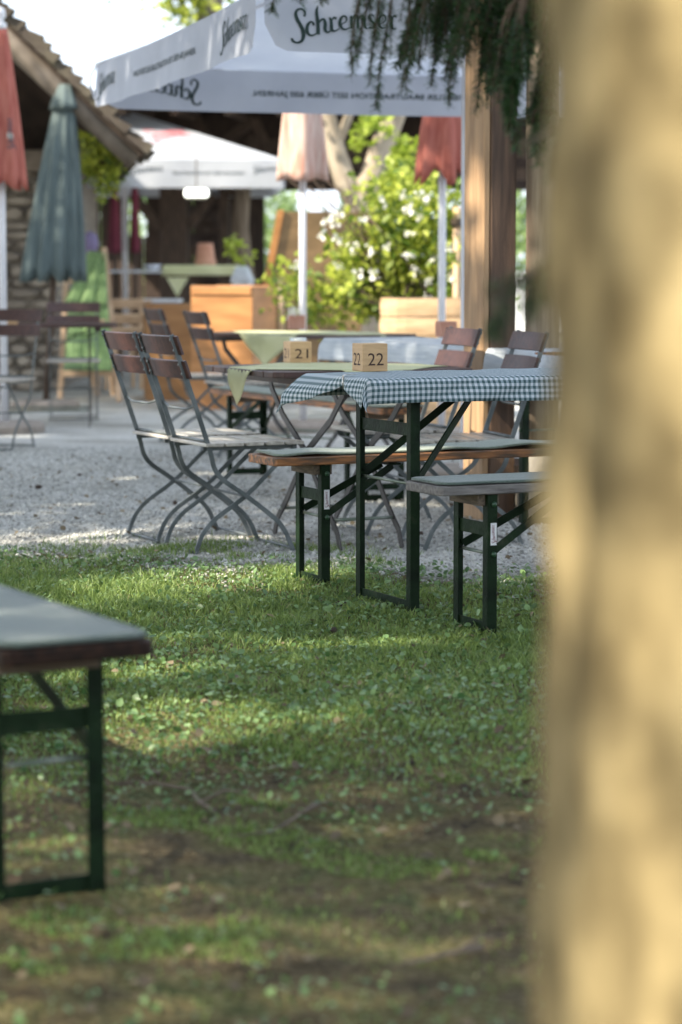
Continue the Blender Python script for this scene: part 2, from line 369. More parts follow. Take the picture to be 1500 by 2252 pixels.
# ================================================================== SETTING
def ground_h(x, y):
    return (0.012*np.sin(x*1.7+0.4)*np.sin(y*1.3) + 0.008*np.sin(x*4.1+y*2.3) + 0.005*np.sin(x*9.0-y*7.0))*np.clip((y-1)/3, 0, 1)*np.clip((16-y)/3, 0.0, 1)
def edge_y(x):   # where the grass stops and the gravel starts
    return 9.12 - 0.45*x + 0.16*np.sin(3.1*x+0.7) + 0.10*np.sin(8.3*x+2.0) + 0.05*np.sin(19*x)
def make_ground():
    # one sheet: fine in the middle, coarse out to the horizon
    xs = np.concatenate([[-400,-120,-40,-15], np.arange(-6, 6.01, 0.15), [15,40,120,400]])
    ys = np.concatenate([[-400,-100,-30,-8,-2], np.arange(0, 26.01, 0.15), [32,45,80,200,600]])
    X, Y = np.meshgrid(xs, ys, indexing='ij')
    Z = ground_h(X, Y); V = np.stack([X,Y,Z], -1)
    mb = MB(); mb.grid([[tuple(p) for p in row] for row in V.tolist()])
    m = bpy.data.materials.new('garden ground'); m.use_nodes = True
    n = m.node_tree.nodes; l = m.node_tree.links; p = n['Principled BSDF']; p.inputs['Roughness'].default_value = 0.95
    p.inputs['Specular IOR Level'].default_value = 0.08
    tc = n.new('ShaderNodeTexCoord')
    def noise(sc, det=5, dist=0.0):
        t = n.new('ShaderNodeTexNoise'); t.inputs['Scale'].default_value = sc; t.inputs['Detail'].default_value = det
        t.inputs['Distortion'].default_value = dist; l.new(tc.outputs['Object'], t.inputs['Vector']); return t.outputs[0]
    def ramp(src, els):
        r = n.new('ShaderNodeValToRGB'); e = r.color_ramp.elements
        e[0].position, e[0].color = els[0][0], rgb(els[0][1]); e[1].position, e[1].color = els[-1][0], rgb(els[-1][1])
        for q in els[1:-1]:
            a = e.new(q[0]); a.color = rgb(q[1])
        l.new(src, r.inputs[0]); return r.outputs[0]
    def mix(f, a, b):
        x = n.new('ShaderNodeMix'); x.data_type = 'RGBA'
        if isinstance(f, float): x.inputs[0].default_value = f
        else: l.new(f, x.inputs[0])
        l.new(a, x.inputs[6]); l.new(b, x.inputs[7]); return x.outputs[2]
    moss = ramp(noise(5, 6, 0.6), [(0.32,(0.022,0.016,0.012)), (0.44,(0.08,0.060,0.034)), (0.54,(0.125,0.11,0.042)), (0.66,(0.05,0.075,0.022))])
    fine = ramp(noise(60, 3), [(0.34,(0.03,0.022,0.016)), (0.5,(0.11,0.09,0.045)), (0.66,(0.24,0.20,0.12))])
    soil = mix(0.45, moss, fine)
    vor = n.new('ShaderNodeTexVoronoi'); vor.inputs['Scale'].default_value = 70; l.new(tc.outputs['Object'], vor.inputs['Vector'])
    sep = n.new('ShaderNodeSeparateColor'); l.new(vor.outputs['Color'], sep.inputs[0])
    peb = ramp(sep.outputs[0], [(0.0,(0.25,0.25,0.23)), (0.5,(0.43,0.43,0.40)), (1.0,(0.62,0.61,0.57))])
    dirt = ramp(noise(1.6, 6, 0.5), [(0.34,(0.27,0.255,0.22)), (0.45,(0.46,0.45,0.41)), (0.6,(0.58,0.575,0.54))])
    grav = mix(0.55, peb, dirt)
    # boundary
    sx = n.new('ShaderNodeSeparateXYZ'); l.new(tc.outputs['Object'], sx.inputs[0])
    def math_(op, a, b=None):
        q = n.new('ShaderNodeMath'); q.operation = op
        for i, v in enumerate((a, b)):
            if v is None: continue
            if isinstance(v, (int, float)): q.inputs[i].default_value = v
            else: l.new(v, q.inputs[i])
        return q.outputs[0]
    e = math_('SUBTRACT', 9.15, math_('MULTIPLY', sx.outputs[0], 0.45))
    dd = math_('ADD', math_('SUBTRACT', sx.outputs[1], e), math_('MULTIPLY', math_('SUBTRACT', noise(3.0, 6), 0.5), 1.6))
    f = ramp(dd, [(0.35,(0,0,0)), (0.6,(1,1,1))])
    dd2 = math_('ADD', dd, 0.45)
    f = ramp(dd2, [(0.30,(0,0,0)), (0.62,(1,1,1))])
    col = mix(f, soil, grav); l.new(col, p.inputs['Base Color'])
    b = n.new('ShaderNodeBump'); b.inputs['Strength'].default_value = 0.9; b.inputs['Distance'].default_value = 0.02
    h = math_('ADD', noise(45, 5), math_('MULTIPLY', vor.outputs['Distance'], 0.6)); l.new(h, b.inputs['Height']); l.new(b.outputs[0], p.inputs['Normal'])
    return kind(mb.build('ground', m, smooth=True))
make_ground()

# ---- grass, ground leaves, gravel stones
def in_view_pts(n, y0, y1, margin=0.55, power=1.0):
    y = y0 + (y1-y0)*RNG.random(n)**power
    hw = 0.145*y + margin; x = (RNG.random(n)*2-1)*hw
    return x, y
def nz(x, y, s, ph=0.0):
    return (np.sin(x*s+ph+1.3*np.sin(y*s*0.7+ph)) + np.sin(y*s*1.1+2*ph+1.7*np.sin(x*s*0.6)) + 0.6*np.sin((x+y)*s*2.1+ph*3))/2.6
def make_grass():
    n = 480000
    x, y = in_view_pts(n, 3.2, 10.6, 1.0)
    dens = 0.10 + 0.62*np.clip((y-4.9)/2.2, 0, 1) + 0.25*nz(x, y, 3.1) + 0.22*nz(x, y, 9.0, 2.0)
    dens *= np.clip(0.15+(y-3.9)/2.4, 0.12, 1)
    dens = np.where(y < 6.0, np.maximum(dens, 0.75*(nz(x, y, 6.5, 9.0)+0.5*nz(x, y, 15.0, 3.0) > 0.50)), dens)
    e = edge_y(x); dens *= np.clip((e-y+0.1+0.5*nz(x,y,7.0,1.5))/0.7, 0, 1)
    feet = np.exp(-(((x+0.62)/0.55)**2 + ((y-9.75)/0.28)**2))*0.6*(nz(x, y, 11, 1.0) > -0.1)
    dens = np.maximum(dens, feet)
    k = RNG.random(n) < dens; x, y = x[k], y[k]; n = len(x)
    z = ground_h(x, y)
    tall = np.clip((y-4.2)/2.5, 0.25, 1)
    h = (0.010+0.022*RNG.random(n)**1.8)*tall*(1+0.35*nz(x, y, 2.2, 4)) + 0.004
    clump = nz(x, y, 14, 5.0)
    h *= 1+0.45*(clump > 0.45)
    a = RNG.random(n)*2*math.pi; w = 0.0013+0.0011*RNG.random(n)
    lean = (0.25+1.0*RNG.random(n))*h; la = RNG.random(n)*2*math.pi
    dx, dy = np.cos(a)*w, np.sin(a)*w; lx, ly = np.cos(la)*lean, np.sin(la)*lean
    B = np.stack([x,y,z], -1); D = np.stack([dx,dy,0*dx], -1)
    mid = B + np.stack([lx*0.35, ly*0.35, h*0.6], -1); tip = B + np.stack([lx, ly, h], -1)
    V = np.stack([B-D, B+D, mid+D*0.8, mid-D*0.8, tip], 1)
    rnd = np.clip(0.42 + 0.22*RNG.normal(size=n) + 0.12*nz(x, y, 2.6, 1.0), 0, 1)
    kind(soup('grass', V, [(0,1,2,3),(3,2,4)], rnd, 'grass'), 'stuff')
make_grass()
def make_ground_leaves():
    n = 88000
    x, y = in_view_pts(n, 3.2, 9.9, 1.0)
    dens = 0.08+0.80*np.clip((y-4.7)/1.5, 0, 1) + 0.30*nz(x, y, 3.7, 3.0)
    dens *= np.clip((edge_y(x)+0.25-y)/0.3, 0, 1)
    dens *= 0.55+0.45*(nz(x, y, 8.0, 6.0) > -0.15)
    dens = np.where((y > 7.8) & (y < 9.3) & (x > 0.0), np.maximum(dens, 0.5), dens)
    k = RNG.random(n) < dens*0.85; x, y = x[k], y[k]; n = len(x)
    z = ground_h(x, y) + 0.006 + 0.020*RNG.random(n)
    sh = np.array([(-0.1,0,0),(0.12,0.36,0.07),(0.5,0.46,0.09),(0.85,0.22,0.05),(1,0,-0.03),(0.85,-0.22,0.05),(0.5,-0.46,0.09),(0.12,-0.36,0.07),(0.45,0,-0.03)])
    fs = [(0,1,8),(1,2,8),(2,3,8),(3,4,8),(4,5,8),(5,6,8),(6,7,8),(7,0,8)]
    fr = rand_frames(n, 0.9)
    sz = 0.006+0.013*RNG.random(n)**2.0
    big = ((y > 7.9) & (x > -0.1) & (RNG.random(n) < 0.30)) | ((y > 5.6) & (RNG.random(n) < 0.20)); sz[big] *= 1.8; sz = np.minimum(sz, 0.024)
    V = np.einsum('kc,ncd->nkd', sh, fr)*sz[:,None,None] + np.stack([x,y,z], -1)[:,None,:]
    kind(soup('ground_cover', V, fs, np.clip(0.5+0.25*RNG.normal(size=n), 0, 1), 'clover'), 'stuff')
    # fallen dry leaves and bark crumbs
    n = 2600; x, y = in_view_pts(n, 3.4, 14.5)
    z = ground_h(x, y)+0.008+0.012*RNG.random(n); fr = rand_frames(n, 1.3)
    V = np.einsum('kc,ncd->nkd', sh, fr)*(0.008+0.022*RNG.random(n)**2)[:,None,None] + np.stack([x,y,z], -1)[:,None,:]
    kind(soup('leaf_litter', V, fs, RNG.random(n), 'dead'), 'stuff')
make_ground_leaves()
def make_gravel():
    n = 60000
    x, y = in_view_pts(n, 8.2, 15.5, 0.7, 1.1)
    k = (y > edge_y(x)-0.10-0.6*RNG.random(n)**2); x, y = x[k], y[k]; n = len(x)
    s = 0.004+0.008*RNG.random(n)**2.2; z = ground_h(x, y)+s*0.25
    oc = np.array([(1,0,0),(0,1,0),(-1,0,0),(0,-1,0),(0,0,0.7),(0,0,-0.7)])
    fr = rand_frames(n, 1.0); jit = 1+0.35*(RNG.random((n,6,1))*2-1)
    V = np.einsum('nkc,ncd->nkd', oc[None]*jit, fr)*s[:,None,None] + np.stack([x,y,z], -1)[:,None,:]
    kind(soup('gravel', V, [(0,1,4),(1,2,4),(2,3,4),(3,0,4),(1,0,5),(2,1,5),(3,2,5),(0,3,5)], RNG.random(n), 'pebble'), 'stuff')
make_gravel()

# ================================================================== BEER TABLE AND BENCHES
def lprofile(mb, x, y, z0, z1, side, w=0.034, t=0.004):
    """angle steel upright: one flange across local x, one flange across local y turned inward"""
    mb.box((x, y-side*t/2, (z0+z1)/2), (w, t, z1-z0))
    mb.box((x-w/2+t/2, y-side*(w/2+t/2), (z0+z1)/2), (t, w-t-0.001, z1-z0))
def leg_frame(root, x0, half, ztop, direction, zstrut, xh, zh, sticker=False, foot=True, zr=None):
    for side in (-1, 1):
        mb = MB(); lprofile(mb, 0, 0, 0.0, ztop, side); o = mb.build('leg', 'green_steel', root, bevel=0.0012)
        o.location = (x0, side*half, 0)
        if direction < 0: o.rotation_euler = (0, 0, math.pi); 
        for zb in ((ztop-0.03, zstrut-0.012)):
            b = MB(); b.lathe([(0.009,0),(0.009,0.003),(0.006,0.006),(0.0,0.0065)], n=10)
            q = b.build('bolt', 'bolt', o, smooth=True)
            q.location = (0.004, side*0.0003, zb) if direction > 0 else (0.004, side*0.0003, zb)
            q.rotation_euler = (math.radians(-90*side), 0, 0)
        if direction < 0:   # rotated leg: mirror which side carries the flange
            o.rotation_euler = (0, 0, 0); o.scale = (-1, 1, 1)
        sb = MB(); sb.ribbon_bar([(x0+0.012*direction, side*(half-0.010), zstrut), (x0+xh*direction, side*0.045, zh)], 0.006, 0.026, (0,0,1))
        sb.build('strut', 'green_steel', root, bevel=0.001)
    zr = zr or ztop-0.10
    mb = MB(); mb.box((x0-0.008*direction, 0, zr), (0.005, 2*half-0.012, 0.042)); mb.build('cross_rail', 'green_steel', root, bevel=0.001)
    mb = MB(); mb.box((x0-0.008*direction, 0, 0.026), (0.005, 2*half-0.012, 0.034)); mb.build('foot_rail', 'green_steel', root, bevel=0.001)
    mb = MB(); mb.tube([(x0+0.004, -half+0.004, zstrut-0.012), (x0+0.004, half-0.004, zstrut-0.012)], 0.0055, 8); mb.build('cross_rod', 'rod', root, smooth=True)
    mb = MB(); mb.box((x0+xh*direction, 0, zh+0.006), (0.05, 0.13, 0.008)); mb.build('hinge_plate', 'green_steel', root, bevel=0.001)
    if sticker:
        st = MB(); st.box((0,0,0), (0.021, 0.0008, 0.070)); so = st.build('sticker', 'label_white', root)
        so.location = (x0+0.003, -half-0.0012, zstrut+0.052)
        w = MB(); word_mesh(w, lambda s, t, off: (t, -0.0006-off*0.15, s), -0.030, -0.009, 0.060); w.build('lettering', 'label_red', so)
def beer_bench(label, origin, rz, board, a0=0.205, length=2.2, zs=0.478, sticker=True, width=0.25, group='beer benches with green folding legs'):
    t = thing('beer_bench', label, 'bench', origin, rz, group)
    hw = width/2; half = 0.115; th = 0.030; b = MB()
    ch = 0.012
    poly = [(-a0, -hw+ch), (-a0+ch, -hw), (length-a0-ch, -hw), (length-a0, -hw+ch), (length-a0, hw-ch), (length-a0-ch, hw), (-a0+ch, hw), (-a0, hw-ch)]
    b.prism(poly, zs-th, zs); b.build('seat_board', board, t, bevel=0.004)
    for x0, d in ((0.0, 1), (length-2*a0, -1)):
        k = MB(); k.box((x0-0.005*d, 0.0, zs-th-0.0195), (0.075, 2*half-0.035, 0.036)); k.build('support_block', 'block_wood', t, bevel=0.002)
        leg_frame(t, x0, half, zs-th-0.003, d, 0.27, 0.30, zs-th-0.018, sticker and d > 0, zr=0.335)
    return t
def felt_pad(label, origin, rz, m, a0, length, zs, hw, wav=0.0, group=None, th=0.007):
    n = int(length/0.03); P = []; y0, y1 = -hw-0.004, hw+0.004
    for i in range(n+1):
        s = i/n*length; row = []
        r = 0.03; e = min(s, length-s); ins = 0 if e > r else r-math.sqrt(max(0, r*r-(r-e)**2))
        for j in range(9):
            y = (y0+ins)+(y1-y0-2*ins)*j/8
            z = 0.0035+th/2 + wav*(0.006*math.sin(s*5.2+1.0)**2*math.sin(s*11+j*0.25)**2) + (0.012*math.exp(-((s-1.02)/0.10)**2) if wav else 0)
            row.append((s-a0+0.004, y, z))
        P.append(row)
    mb = MB(); mb.grid(P); o = mb.build('seat_cover', m, None, solid=th, smooth=True)
    o.location = (origin[0], origin[1], origin[2]+zs); o.rotation_euler = (0,0,rz)
    return tag(o, label, 'cover', group or 'felt covers lying on the benches')

T22 = gnd(920, 1350); T22b = gnd(785, 1318); TO = (T22+T22b)/2
BA = (gnd(655,1275)+gnd(722,1298))/2; BB = (gnd(1003,1383)+gnd(1085,1394))/2
print('TO', TO, 'BA', BA, 'BB', BB)
RZ = UANG
# table 22
def beer_table(label, origin, rz, length=2.2, width=0.5, z=0.785, a0=0.19, group='beer tables with green folding legs'):
    t = thing('beer_table', label, 'table', origin, rz, group)
    b = MB(); b.box((length/2-a0, 0, z-0.0135), (length, width, 0.027)); b.build('tabletop', 'board_orange', t, bevel=0.004)
    for y in (-0.16, 0.16):
        k = MB(); k.box((length/2-a0, y, z-0.027-0.0145), (length-0.30, 0.05, 0.028)); k.build('batten', 'block_wood', t, bevel=0.002)
    for x0, d in ((0, 1), (length-2*a0, -1)):
        leg_frame(t, x0, 0.212, z-0.030, d, 0.445, 0.30, z-0.068, zr=0.615)
    return t
beer_table('beer table in the middle under the green and white checked cloth, numbered 22', TO, RZ)
bench_a = beer_bench('bench with worn orange brown board on the far side of the checked cloth table', BA, RZ, 'board_orange', a0=0.205)
bench_b = beer_bench('bench with weathered grey board on the near side of the checked cloth table', BB, RZ, 'board_grey', a0=0.19)
felt_pad('grey green felt strip on the orange brown bench beyond the checked cloth table', BA, RZ, 'felt', 0.190, 2.17, 0.478, 0.110, 1.0)
felt_pad('blue green felt strip on the weathered grey bench before the checked cloth table', BB, RZ, 'felt_blue', 0.183, 2.17, 0.478, 0.120, 0.15)
# near left bench
NR = math.atan2(0.873, -0.487)
NO = gnd(225, 1965); XN = Vector((math.cos(NR), math.sin(NR), 0)); YN = Vector((-XN.y, XN.x, 0))
NO = NO + YN*0.115
beer_bench('dark red brown bench nearest the camera in the left foreground', NO, NR, 'board_red', a0=0.185, sticker=False, width=0.285, zs=0.497)
felt_pad('grey green felt strip on the nearest bench in the left foreground', NO, NR, 'felt_blue', 0.180, 2.18, 0.497, 0.139, 0.12)

# ---- checked tablecloth
def gingham():
    m = bpy.data.materials.new('gingham'); m.use_nodes = True; n = m.node_tree.nodes; l = m.node_tree.links
    p = n['Principled BSDF']; p.inputs['Roughness'].default_value = 0.8; p.inputs['Specular IOR Level'].default_value = 0.3
    uv = n.new('ShaderNodeUVMap'); sp = n.new('ShaderNodeSeparateXYZ'); l.new(uv.outputs[0], sp.inputs[0])
    def stripe(src):
        a = n.new('ShaderNodeMath'); a.operation = 'MULTIPLY'; a.inputs[1].default_value = 2*math.pi/0.0195; l.new(src, a.inputs[0])
        b = n.new('ShaderNodeMath'); b.operation = 'SINE'; l.new(a.outputs[0], b.inputs[0])
        c = n.new('ShaderNodeMath'); c.operation = 'MULTIPLY_ADD'; c.inputs[1].default_value = 3.0; c.inputs[2].default_value = 0.5; c.use_clamp = True
        l.new(b.outputs[0], c.inputs[0]); return c.outputs[0]
    s1 = stripe(sp.outputs[0]); s2 = stripe(sp.outputs[1])
    ad = n.new('ShaderNodeMath'); ad.operation = 'ADD'; l.new(s1, ad.inputs[0]); l.new(s2, ad.inputs[1])
    hf = n.new('ShaderNodeMath'); hf.operation = 'MULTIPLY'; hf.inputs[1].default_value = 0.5; l.new(ad.outputs[0], hf.inputs[0])
    r = n.new('ShaderNodeValToRGB'); e = r.color_ramp.elements
    e[0].position = 0.0; e[0].color = (0.68,0.72,0.76,1); e[1].position = 1.0; e[1].color = (0.06,0.115,0.125,1)
    q = e.new(0.5); q.color = (0.29,0.37,0.40,1)
    l.new(hf.outputs[0], r.inputs[0]); l.new(r.outputs[0], p.inputs['Base Color'])
    wr = n.new('ShaderNodeTexNoise'); wr.inputs['Scale'].default_value = 14; wr.inputs['Distortion'].default_value = 1.2; l.new(uv.outputs[0], wr.inputs['Vector']); bp = n.new('ShaderNodeBump'); bp.inputs['Strength'].default_value = 0.7; bp.inputs['Distance'].default_value = 0.012; l.new(wr.outputs[0], bp.inputs['Height']); l.new(bp.outputs[0], p.inputs['Normal'])
    tr = n.new('ShaderNodeBsdfTranslucent'); l.new(r.outputs[0], tr.inputs[0]); mx = n.new('ShaderNodeMixShader'); mx.inputs[0].default_value = 0.2
    l.new(p.outputs[0], mx.inputs[1]); l.new(tr.outputs[0], mx.inputs[2]); l.new(mx.outputs[0], n['Material Output'].inputs[0])
    return m
GING = gingham()
def lerp_tab(tab, x):
    return float(np.interp(x, [a for a,_ in tab], [b for _,b in tab]))
def checked_cloth():
    a0, L, hw, z0 = 0.19, 2.2, 0.25, 0.785
    ds = 0.012; hang_side = 0.082
    ts = np.linspace(-(hw+hang_side), hw+hang_side, 54)
    rows = []; uvs = []
    ecount = 12
    hangL = [(-0.33,0.045),(-0.26,0.055),(-0.235,0.105),(-0.20,0.085),(-0.13,0.045),(-0.075,0.026),(-0.02,0.050),(0.08,0.082),(0.18,0.102),(0.25,0.112),(0.33,0.075)]
    outL = [(-0.33,0.020),(-0.25,0.022),(-0.13,0.020),(-0.075,0.006),(0.0,0.030),(0.12,0.060),(0.25,0.088),(0.33,0.09)]
    ss = list(-np.linspace(1, 0, ecount+1)[:-1]) + list(np.arange(0, L+0.001, 0.0275))
    P = []
    for sv in ss:
        row = []; uvr = []
        for t in ts:
            at_ = abs(t); sg = -1 if t < 0 else 1
            h = max(0.0, at_-hw)
            if sv < 0:
                e = -sv; eh = lerp_tab(hangL, t)*e; eo = lerp_tab(outL, t)*math.sin(min(1, e*1.2)*math.pi/2)
                x = -a0-0.004-eo-0.007*math.sin(t*38)*e; uvx = -eh*1.1
                y = t if h == 0 else sg*(hw+0.006+0.45*h*e)
                z = z0+0.004-eh*0.95-h*(1.0 if h else 0)*(1-0.15*e)
                if h == 0 and sg < 0: y = t-0.004*e
            else:
                s = sv; x = s-a0; uvx = s
                if h > 0:
                    wv = 0.010*math.sin(s*8+h*26)+0.006*math.sin(s*19+1.0+h*40)
                    y = sg*(hw+0.007+min(h,0.01)*0.3+abs(wv)*min(1, h/0.03)*1.0+0.05*h); z = z0+0.004-h+ (0.003*math.sin(s*6))*min(1,h/0.03)
                else:
                    y = t; z = z0+0.0045+0.0012*math.sin(s*31+t*17)+0.001*math.sin(s*13-t*40)
                    if at_ > hw-0.012: z -= 0.002
            row.append((x, y, z)); uvr.append((uvx, t))
        P.append(row); uvs.append(uvr)
    mb = MB(); mb.grid(P); o = mb.build('tablecloth', GING, None, smooth=True, solid=0.0012)
    me = o.data; ul = me.uv_layers.new(name='UVMap'); flat = [u for r in uvs for u in r]
    for lp in me.loops: ul.data[lp.index].uv = flat[lp.vertex_index]
    o.location = TO; o.rotation_euler = (0,0,RZ)
    tag(o, 'green and white checked cloth draped over the middle table, its left corner hanging loose', 'tablecloth')
    c = MB(); c.box((0,0,0), (0.006,0.010,0.001)); c = MB()
    c.ribbon_bar([(0.035,0,0.0075),(0.0,0,0.0085),(-0.010,0,0.004),(-0.012,0,-0.02),(-0.008,0,-0.036),(0.02,0,-0.037)], 0.010, 0.0014, (0,1,0) if False else (0,0.0,1))
    o2 = c.build('cloth_clip', 'chrome', None, bevel=0.0004)
    p = TO + U2*(-a0) - V2*(-0.075); p.z = z0+0.004
    o2.location = p; o2.rotation_euler = (0,0,RZ); tag(o2, 'small steel clip pinching the checked cloth to the table end', 'clip')
checked_cloth()

# ---- number cubes
def number_cube(txt, label, p, ang, size, hgt, jar=False):
    t = thing('number_block', label, 'block', p, ang, 'wooden table number blocks')
    b = MB(); b.box((0,0,hgt/2), (size, size, hgt)); o = b.build('block', 'cube_wood', t, bevel=0.0035)
    d = MB()
    text_mesh(d, txt, lambda s, q, off: (s, -size/2-0.0008, q), 0, 0, 1, 1) if False else None
    vs, fs = text_2d(txt, width=size*0.62, height=hgt*0.44)
    d.add([(x-size*0.29, -size/2-0.0006, y+hgt*0.22) for x, y in vs], fs)
    d.add([(-size/2-0.0006, -(x-size*0.33), y+hgt*0.22) for x, y in vs], fs)
    d.build('number', 'ink', t)
    return t
c22 = gnd(806, 817, 0.7905)
number_cube('22', 'pale wooden cube numbered 22 standing on the checked cloth', c22 + V2*0.0 + Vector((0.012,0.035,0)), math.radians(23), 0.095, 0.097)

# ================================================================== SLATTED FOLDING TABLES
def slat_table(label, loc, rz, L, W, z=0.735, top='slat_brown', detail=True, group='brown slatted folding tables'):
    t = thing('folding_table', label, 'table', loc, rz, group)
    nb = 6; g = 0.007; bw = (W-(nb-1)*g)/nb; tp = MB()
    for i in range(nb):
        y = -W/2+bw/2+i*(bw+g); c = 0.035 if i in (0, nb-1) else 0.0
        y0, y1 = y-bw/2, y+bw/2
        if i == 0: poly = [(-L/2+c, y0),(L/2-c, y0),(L/2, y0+c),(L/2, y1),(-L/2, y1),(-L/2, y0+c)]
        elif i == nb-1: poly = [(-L/2, y0),(L/2, y0),(L/2, y1-c),(L/2-c, y1),(-L/2+c, y1),(-L/2, y1-c)]
        else: poly = [(-L/2,y0),(L/2,y0),(L/2,y1),(-L/2,y1)]
        tp.prism(poly, z-0.024, z)
    tp.build('tabletop', top, t, bevel=0.003)
    for x in (-L/2+0.14, L/2-0.14):
        k = MB(); k.box((x, 0, z-0.024-0.016), (0.045, W-0.10, 0.030)); k.build('batten', top, t, bevel=0.002)
    ins = 0.31 if L < 1.3 and W > 0.75 else 0.2
    for x in (-L/2+ins, L/2-ins):
        for sg, dx in ((-1, 0.006), (1, -0.006)):
            pts = [(x+dx, sg*(W/2-0.03), z-0.03), (x+dx, sg*(W/2-0.05), z-0.10), (x+dx, sg*(W/2-0.17), z-0.21), (x+dx, 0, z*0.5+0.02),
                   (x+dx, -sg*(W/2-0.18), 0.16), (x+dx, -sg*(W/2-0.08), 0.07), (x+dx, -sg*(W/2-0.05), 0.0)]
            mb = MB(); mb.ribbon_bar(pts, 0.008, 0.030, (1,0,0.0001)) if False else mb.ribbon_bar(pts, 0.030, 0.008, (1,0,0))
            mb.build('leg', 'table_steel', t, bevel=0.001)
    for y, zz in ((W/2-0.13, 0.12), (-W/2+0.13, 0.12)):
        mb = MB(); mb.tube([(-L/2+ins, y, zz), (L/2-ins, y, zz)], 0.007, 8); mb.build('stretcher', 'rod', t, smooth=True)
    mb = MB(); mb.ribbon_bar([(-L/2+ins, 0.02, z*0.5), (L/2-ins, 0.05, z-0.04)], 0.02, 0.006, (0,0,1)); mb.build('brace', 'table_steel', t)
    return t
def diamond_runner(label, loc, rz, L, W, z, DX, DY, m='yellow_cloth', group='pale yellow green runners on the slatted tables', dy=0.0):
    n = 26; P = []
    for i in range(n+1):
        row = []
        for j in range(n+1):
            a, b = i/n*2-1, j/n*2-1
            x = (a+b)/2*DX; y = (a-b)/2*DY+dy
            zz = z+0.003+0.0015*math.sin(x*11+y*7)
            ex = abs(x)-L/2; ey = abs(y)-W/2
            if ex > 0: zz -= ex; x = math.copysign(L/2+0.006+0.12*ex+0.01*math.sin(y*30)*min(1,ex/0.05), x)
            if ey > 0: zz -= ey; y = math.copysign(W/2+0.006+0.12*ey+0.01*math.sin(x*30)*min(1,ey/0.05), y)
            row.append((x, y, zz))
        P.append(row)
    mb = MB(); mb.grid(P); o = mb.build('table_runner', m, None, smooth=True, solid=0.0015)
    o.location = loc; o.rotation_euler = (0,0,rz); return tag(o, label, 'table runner', group)

P1 = gnd(443, 803, 0.735); Pc = P1 + U2*0.45 + V2*0.40; Pc.z = 0
slat_table('dark brown slatted table behind the checked cloth table, numbered 21', Pc, RZ, 0.90, 0.80)
diamond_runner('pale yellow green runner hanging as a point over the left end of table 21', Pc, RZ, 0.90, 0.80, 0.735, 0.60, 0.50, dy=-0.03)
q21 = gnd(654, 798, 0.739)
number_cube('21', 'pale wooden cube numbered 21 standing on the yellow green runner', q21+Vector((0,0.03,0)), math.radians(20), 0.098, 0.092)
def glass_jar(label, p, r, h, m='glass'):
    b = MB(); b.lathe([(0.0,0),(r*0.8,0.0),(r,0.01),(r,h*0.7),(r*1.12,h),(r*1.06,h),(r*0.9,h*0.72),(r*0.85,0.015),(0,0.012)], n=18)
    o = b.build('glass_dish', m, None, smooth=True); o.location = p; return tag(o, label, 'glass')
glass_jar('small clear glass dish standing just behind the cube numbered 21', gnd(655, 778, 0.739)+Vector((0,0.05,0)), 0.036, 0.075)

